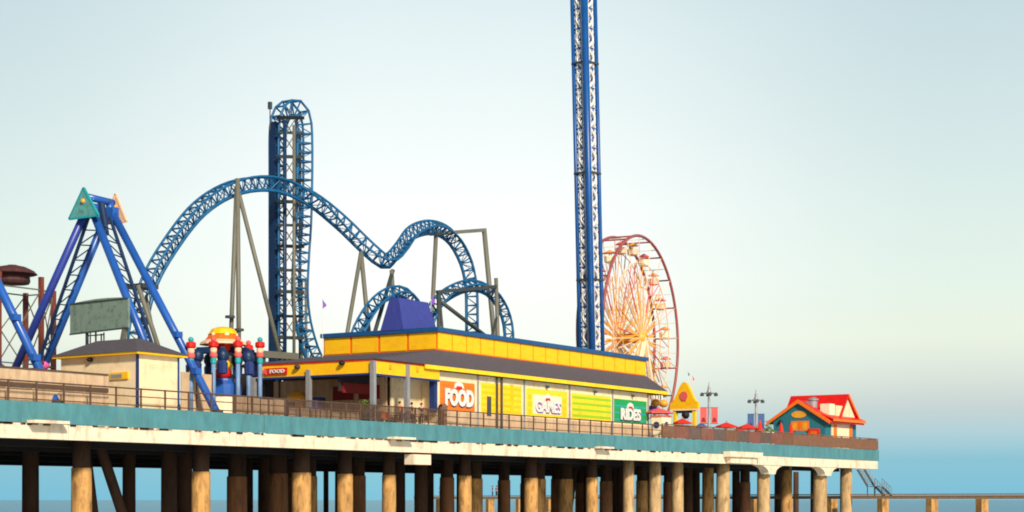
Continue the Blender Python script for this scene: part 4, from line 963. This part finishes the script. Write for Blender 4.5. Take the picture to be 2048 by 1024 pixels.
# flags on thin poles
def make_flag(px, py, Y, m, label, s=.7, base=None):
    p = PY(px, py, Y); t = thing('pennant_flag', label, 'flag', (p.x, p.y, base or DECK)); b = MB(); b.tube((p.x, p.y, base or DECK), (p.x, p.y, p.z + .1), .025, n=6); b.build('pole', 'white_paint', t)
    b = MB(); pts = [Vector((p.x + .03 + s * .7 * i / 5, p.y + .05 * math.sin(i), p.z - s * 1.5 * (1 - i / 5) * .5 - s * .2 * i / 5)) for i in range(6)]
    up_ = [q + Vector((0, 0, s * 1.5 * (1 - i / 5.5))) for i, q in enumerate(pts)]
    b.add(pts + up_ + [q + Vector((0, .02, 0)) for q in pts + up_], [(i, i + 1, 7 + i, 6 + i) for i in range(5)] + [(12 + i, 18 + i, 19 + i, 13 + i) for i in range(5)]); b.build('cloth', m, t)
make_flag(645, 608, 12, 'purple', 'small purple pennant flying left of the food hall roof', .6)
make_flag(862, 600, 12, 'purple', 'purple pennant flying just right of the indigo roof cap', .75)
make_flag(1376, 748, 9, 'grey_dk', 'small dark pennant above the yellow gate', .4)
make_flag(1385, 757, 9, 'coral', 'small red pennant above the right of the yellow gate', .5)

# ------------------------------------------------------------------ hut at the pier end
def make_hut():
    Yw = 3.2; c = PY(1650, 0, Yw); Xg = c.x; X1 = PY(1712, 0, Yw).x; yl = PX(1547, 0, Xg).y; ym = (Yw + yl) / 2
    Z = lambda py: PX(1597, py, Xg).z
    t = thing('beach_hut', 'teal beach hut with red roof, orange gable trim and orange windows at the pier end', 'building', (Xg, ym, DECK))
    ze, za = Z(840), Z(805)
    b = MB(); b.prism([(Xg, Yw, DECK), (Xg, yl, DECK), (Xg, yl, ze), (Xg, ym, za), (Xg, Yw, ze)], (9, 0, 0)); b.build('wall', 'hut_teal', t)
    B(Xg + 9.003, X1, Yw, yl, DECK, ze).build('wall', 'hut_teal', t)
    # front gable roof slabs
    sl_ = (za - ze) / (ym - Yw); ov = .75
    for s, y in ((1, Yw), (-1, yl)):
        yo = y - ov * s; zo = ze - ov * sl_; th = .22
        b = MB(); b.prism([(Xg - .3, ym, za + .06), (Xg - .3, yo, zo + .06), (Xg - .3, yo, zo + .06 + th), (Xg - .3, ym, za + .06 + th)], (10.1, 0, 0)); b.build('roof', 'roof_red', t)
        b = MB(); b.prism([(Xg - .4, ym, za - .1), (Xg - .4, yo - .03 * s, zo - .12), (Xg - .4, yo - .03 * s, zo + .3), (Xg - .4, ym, za + .34)], (.095, 0, 0)); b.build('bargeboard', 'orange_panel', t)
    # higher cross roof behind
    xr0, xr1 = Xg + 4.5, X1 - .6; xm = (xr0 + xr1) / 2; zr = PY(1684, 791, Yw).z; y0, y1 = Yw - .2, yl + .8; zl = ze + .1
    for s, x in ((-1, xr0 - .4), (1, xr1 + 1.4)):
        b = MB(); b.prism([(xm, y0, zr), (x, y0, zl), (x, y0, zl + .22), (xm, y0, zr + .25)], (0, y1 - y0, 0)); b.build('roof', 'roof_red', t)
    b = MB(); b.prism([(xr0, y0 + .3, zl), (xr1 + .9, y0 + .3, zl), (xm, y0 + .3, zr - .1)], (0, y1 - y0 - .6, 0)); b.build('gable_wall', 'cream', t)
    b = MB(); b.bar((xm, y0 - .03, zr + .1), (xr1 + 1.4, y0 - .03, zl + .1), .06, .3); b.build('bargeboard', 'orange_panel', t)
    lo = [(Xg + .3, Yw - .9, ze - .05), (X1 + .9, Yw - .9, ze - .05), (X1 + .9, Yw + 1, ze + .7), (Xg + .3, Yw + 1, ze + .7)]
    MB().frustum(lo, [Vector(q) + Vector((0, 0, .18)) for q in lo]).build('porch_roof', 'roof_red', t)
    B(Xg + .3, X1 + .9, Yw - .96, Yw - .903, ze - .2, ze + .12).build('fascia', 'orange_panel', t)
    # side wall doors
    for a, c2, m in ((1662, 1672, 'cream'), (1672, 1700, 'cream_lt')):
        xa, xb = PY(a, 0, Yw).x, PY(c2, 0, Yw).x; B(xa, xb, Yw - .08, Yw - .003, DECK, ze - .4).build('door', m, t)
    for px in (1666, 1697): xa = PY(px, 0, Yw).x; B(xa, xa + .9, Yw - .12, Yw - .083, DECK, ze - .5).build('door_frame', 'orange_panel', t)
    # gable sign, windows
    zs = Z(829); b = MB(); pts = [(Xg - .06, ym + .9 * math.cos(k * math.pi / 9) * 1.1, zs + .42 * math.sin(k * math.pi / 9)) for k in range(18)]
    b.prism(pts, (.055, 0, 0)); b.build('oval_sign', 'gold', t)
    w = B(Xg - .1, Xg - .003, ym - 1.3, ym + 1.0, Z(862), Z(842)).build('window', 'orange_panel', t)
    B(Xg - .13, Xg - .103, ym - .2, ym - .1, Z(861), Z(843)).build('mullion', 'orange', w)
    for yy in (ym - 1.1, ym + .25): B(Xg - .12, Xg - .103, yy, yy + .6, Z(860), Z(845)).build('pane', 'gold', w)
    y2 = PX(1628, 0, Xg).y; B(Xg - .1, Xg - .003, y2 - .75, y2 + .75, Z(877), Z(858)).build('poster', 'fabric_red', t)
    B(Xg - .12, Xg - .102, y2 - .4, y2 + .4, Z(872), Z(863)).build('poster_inset', 'orange', t)
    y3 = PX(1562, 0, Xg).y; b = MB(); b.ball((Xg - .15, y3, Z(843)), .25); b.build('speaker_dome', 'black', t, smooth=True)
    # rooftop units on the porch side
    p = PY(1664, 822, Yw + .6); B(p.x - 1.6, p.x - .1, Yw + .2, Yw + 1.4, ze + .6, ze + 1.95).build('rooftop_unit', 'cream_lt', t)
    B(p.x + .1, p.x + 2.0, Yw + .1, Yw + 1.3, ze + .55, ze + 1.8).build('rooftop_unit', 'cream', t)
    b = MB(); b.lathe((p.x - 1.4, Yw + 2.4, ze + 1.4), [(.5, 0), (.5, .9), (.65, 1.0), (.65, 1.15), (.2, 1.4)], 14); b.box(p.x - 2.3, p.x - 1.7, Yw + 2.2, Yw + 2.9, ze + 1.4, ze + 2.3); b.build('rooftop_fan', 'grey', t)
make_hut()
def make_patio_right():
    xs = [(1535, 2.6, 'low white planter box with a green shrub left of the teal hut')]
    for px, Y, lab in xs:
        p = PY(px, 0, Y); t = thing('planter', lab, 'planter', (p.x, p.y, DECK)); B(p.x - .9, p.x + .9, p.y - .4, p.y + .4, DECK, DECK + 1.5).build('box', 'cream_lt', t)
        b = MB()
        for i in range(140):
            c = Vector((p.x + random.uniform(-.8, .8), p.y + random.uniform(-.35, .35), DECK + 1.5 + abs(random.gauss(0, .45)))); d = Vector((random.gauss(0, 1), random.gauss(0, 1), random.gauss(.5, .6))).normalized(); s = d.orthogonal().normalized() * .07
            b.add([c, c + d * .15 + s, c + d * .3, c + d * .15 - s], [(0, 1, 2, 3)])
        b.build('shrub', 'leaf', t)
    p = PY(1605, 0, 2.0); t = thing('bench', 'white bench with teal backrest in front of the hut window', 'bench', (p.x, p.y, DECK))
    B(p.x - 1.4, p.x + 1.4, p.y - .25, p.y + .25, DECK + .42, DECK + .48).build('seat', 'white_paint', t); B(p.x - 1.4, p.x + 1.4, p.y + .22, p.y + .28, DECK + .6, DECK + 1.9).build('backrest', 'hut_teal', t)
    for s in (-1.2, 1.2): B(p.x + s - .05, p.x + s + .05, p.y - .2, p.y + .2, DECK, DECK + .42).build('leg', 'grey_dk', t)
make_patio_right()
def make_picnic():
    t0 = None
    for px, Y, m, lab in ((1460, 2.2, 'coral', 'red picnic table under the left open red parasol'), (1490, 2.4, 'coral', 'red picnic table under the open parasol nearest the blue banner lamp'), (1408, 3.2, 'coral', 'red picnic table at the foot of the red banner lamp')):
        p = PY(px, 0, Y); loc = (p.x, p.y, DECK)
        if t0 is None:
            t0 = t = thing('picnic_table', lab, 'table', (0, 0, 0), 'red picnic tables'); B(-.9, .9, -.4, .4, .7, .76).build('tabletop', m, t)
            for s in (-1, 1):
                B(-.9, .9, s * .75 - .13, s * .75 + .13, .42, .46).build('bench_seat', m, t); b = MB(); b.bar((s * .6, -.75, .02), (s * .6, 0, .68), .08); b.bar((s * .6, .75, .02), (s * .6, 0, .68), .08); b.build('leg', 'grey_dk', t)
            t.location = loc
        else: copy_tree(t0, loc, lab, 'red picnic tables')
make_picnic()

# ------------------------------------------------------------------ low jetty and stairs
JZ = 3.0
def jpt(px): return PD(px, 300 - (px - 840) / (2140 - 840) * 112, JZ)
def make_jetty():
    a = jpt(840); c = jpt(2160); d = (c - a).normalized(); s = Vector((-d.y, d.x, 0)) * 1.2
    t = thing('fishing_jetty', 'low weathered timber jetty on square trestles passing behind the pier end', 'jetty', (c.x, c.y, 0))
    lo = [a - s, c - s, c + s, a + s]; MB().frustum([q - Vector((0, 0, .38)) for q in lo], lo).build('deck', 'jetty', t)
    b = MB(); b.bar(a - s + Vector((0, 0, .15)), c - s + Vector((0, 0, .15)), .1, .12); b.bar(a + s + Vector((0, 0, .15)), c + s + Vector((0, 0, .15)), .1, .12); b.build('kerb_board', 'jetty', t)
    for px in (880, 980, 1040, 1100, 1170, 1235, 1300, 1370, 1440, 1510, 1575, 1664, 1692, 1766, 1864, 1964, 2062):
        p = jpt(px); w = .75 if px > 1600 else .7; s = Vector((-d.y, d.x, 0)) * .55
        lo = [p - d * w * .6 - s, p + d * w * .6 - s, p + d * w * .6 + s, p - d * w * .6 + s]
        b = MB(); b.frustum([q - Vector((0, 0, 6)) for q in lo], [q - Vector((0, 0, .383)) for q in lo]); pr = b.build('trestle', 'pile', t)
make_jetty()
def make_stairs():
    top = PY(1718, 0, 6); p0 = Vector((XE - 4.2, 6, 6.3)); q = jpt(1772); p1 = Vector((q.x, q.y, JZ))
    mid = p0.lerp(p1, .62); mid.z = 4.2
    p0 = PD(1722, 226, 6.3); mid = PD(1742, 226, 4.2); m2 = PD(1757, 226, 4.2); p1 = PD(1776, 225, JZ + .02)
    t = thing('access_staircase', 'grey metal staircase with railings descending from the pier end to the low jetty', 'staircase', p1)
    w = Vector((RGT[0] * .5 + FWD[0] * .3, RGT[1] * .5 + FWD[1] * .3, 0))
    for name, a, c in (('flight', p0, mid), ('flight', m2, p1)):
        b = MB()
        for s in (-1, 1): b.bar(a + w * s, c + w * s, .1, .26)
        n = 9
        for i in range(n + 1): k = a.lerp(c, i / n); b.bar(k - w, k + w, .26, .05)
        f = b.build(name, 'grey_dk', t); b = MB()
        for s in (-1, 1):
            b.bar(a + w * s + Vector((0, 0, 1)), c + w * s + Vector((0, 0, 1)), .06); b.bar(a + w * s + Vector((0, 0, .55)), c + w * s + Vector((0, 0, .55)), .04)
            for i in range(5): k = a.lerp(c, i / 4) + w * s; b.bar(k, k + Vector((0, 0, 1)), .05)
        b.build('handrail', 'grey', f)
    b = MB(); b.bar(mid, m2, 1.3, .1); b.build('landing', 'grey_dk', t)
    for k in (mid, m2):
        for s in (-1, 1): b = MB(); b.bar(k + w * s, Vector((k.x, k.y, JZ)) + w * s, .1); b.build('leg', 'grey_dk', t)
make_stairs()
for px, lab, a, b_, rz in ((985, 'person in dark clothes standing at the left of a pair on the low jetty', 'black', 'navy', 40), (993, 'person in blue standing at the right of a pair on the low jetty', 'banner_blue', 'black', -120), (880, 'person in grey standing alone far out on the low jetty', 'grey_dk', 'black', 0)):
    p = jpt(px); make_person((p.x, p.y, JZ), R(rz), lab, a, b_, 0)
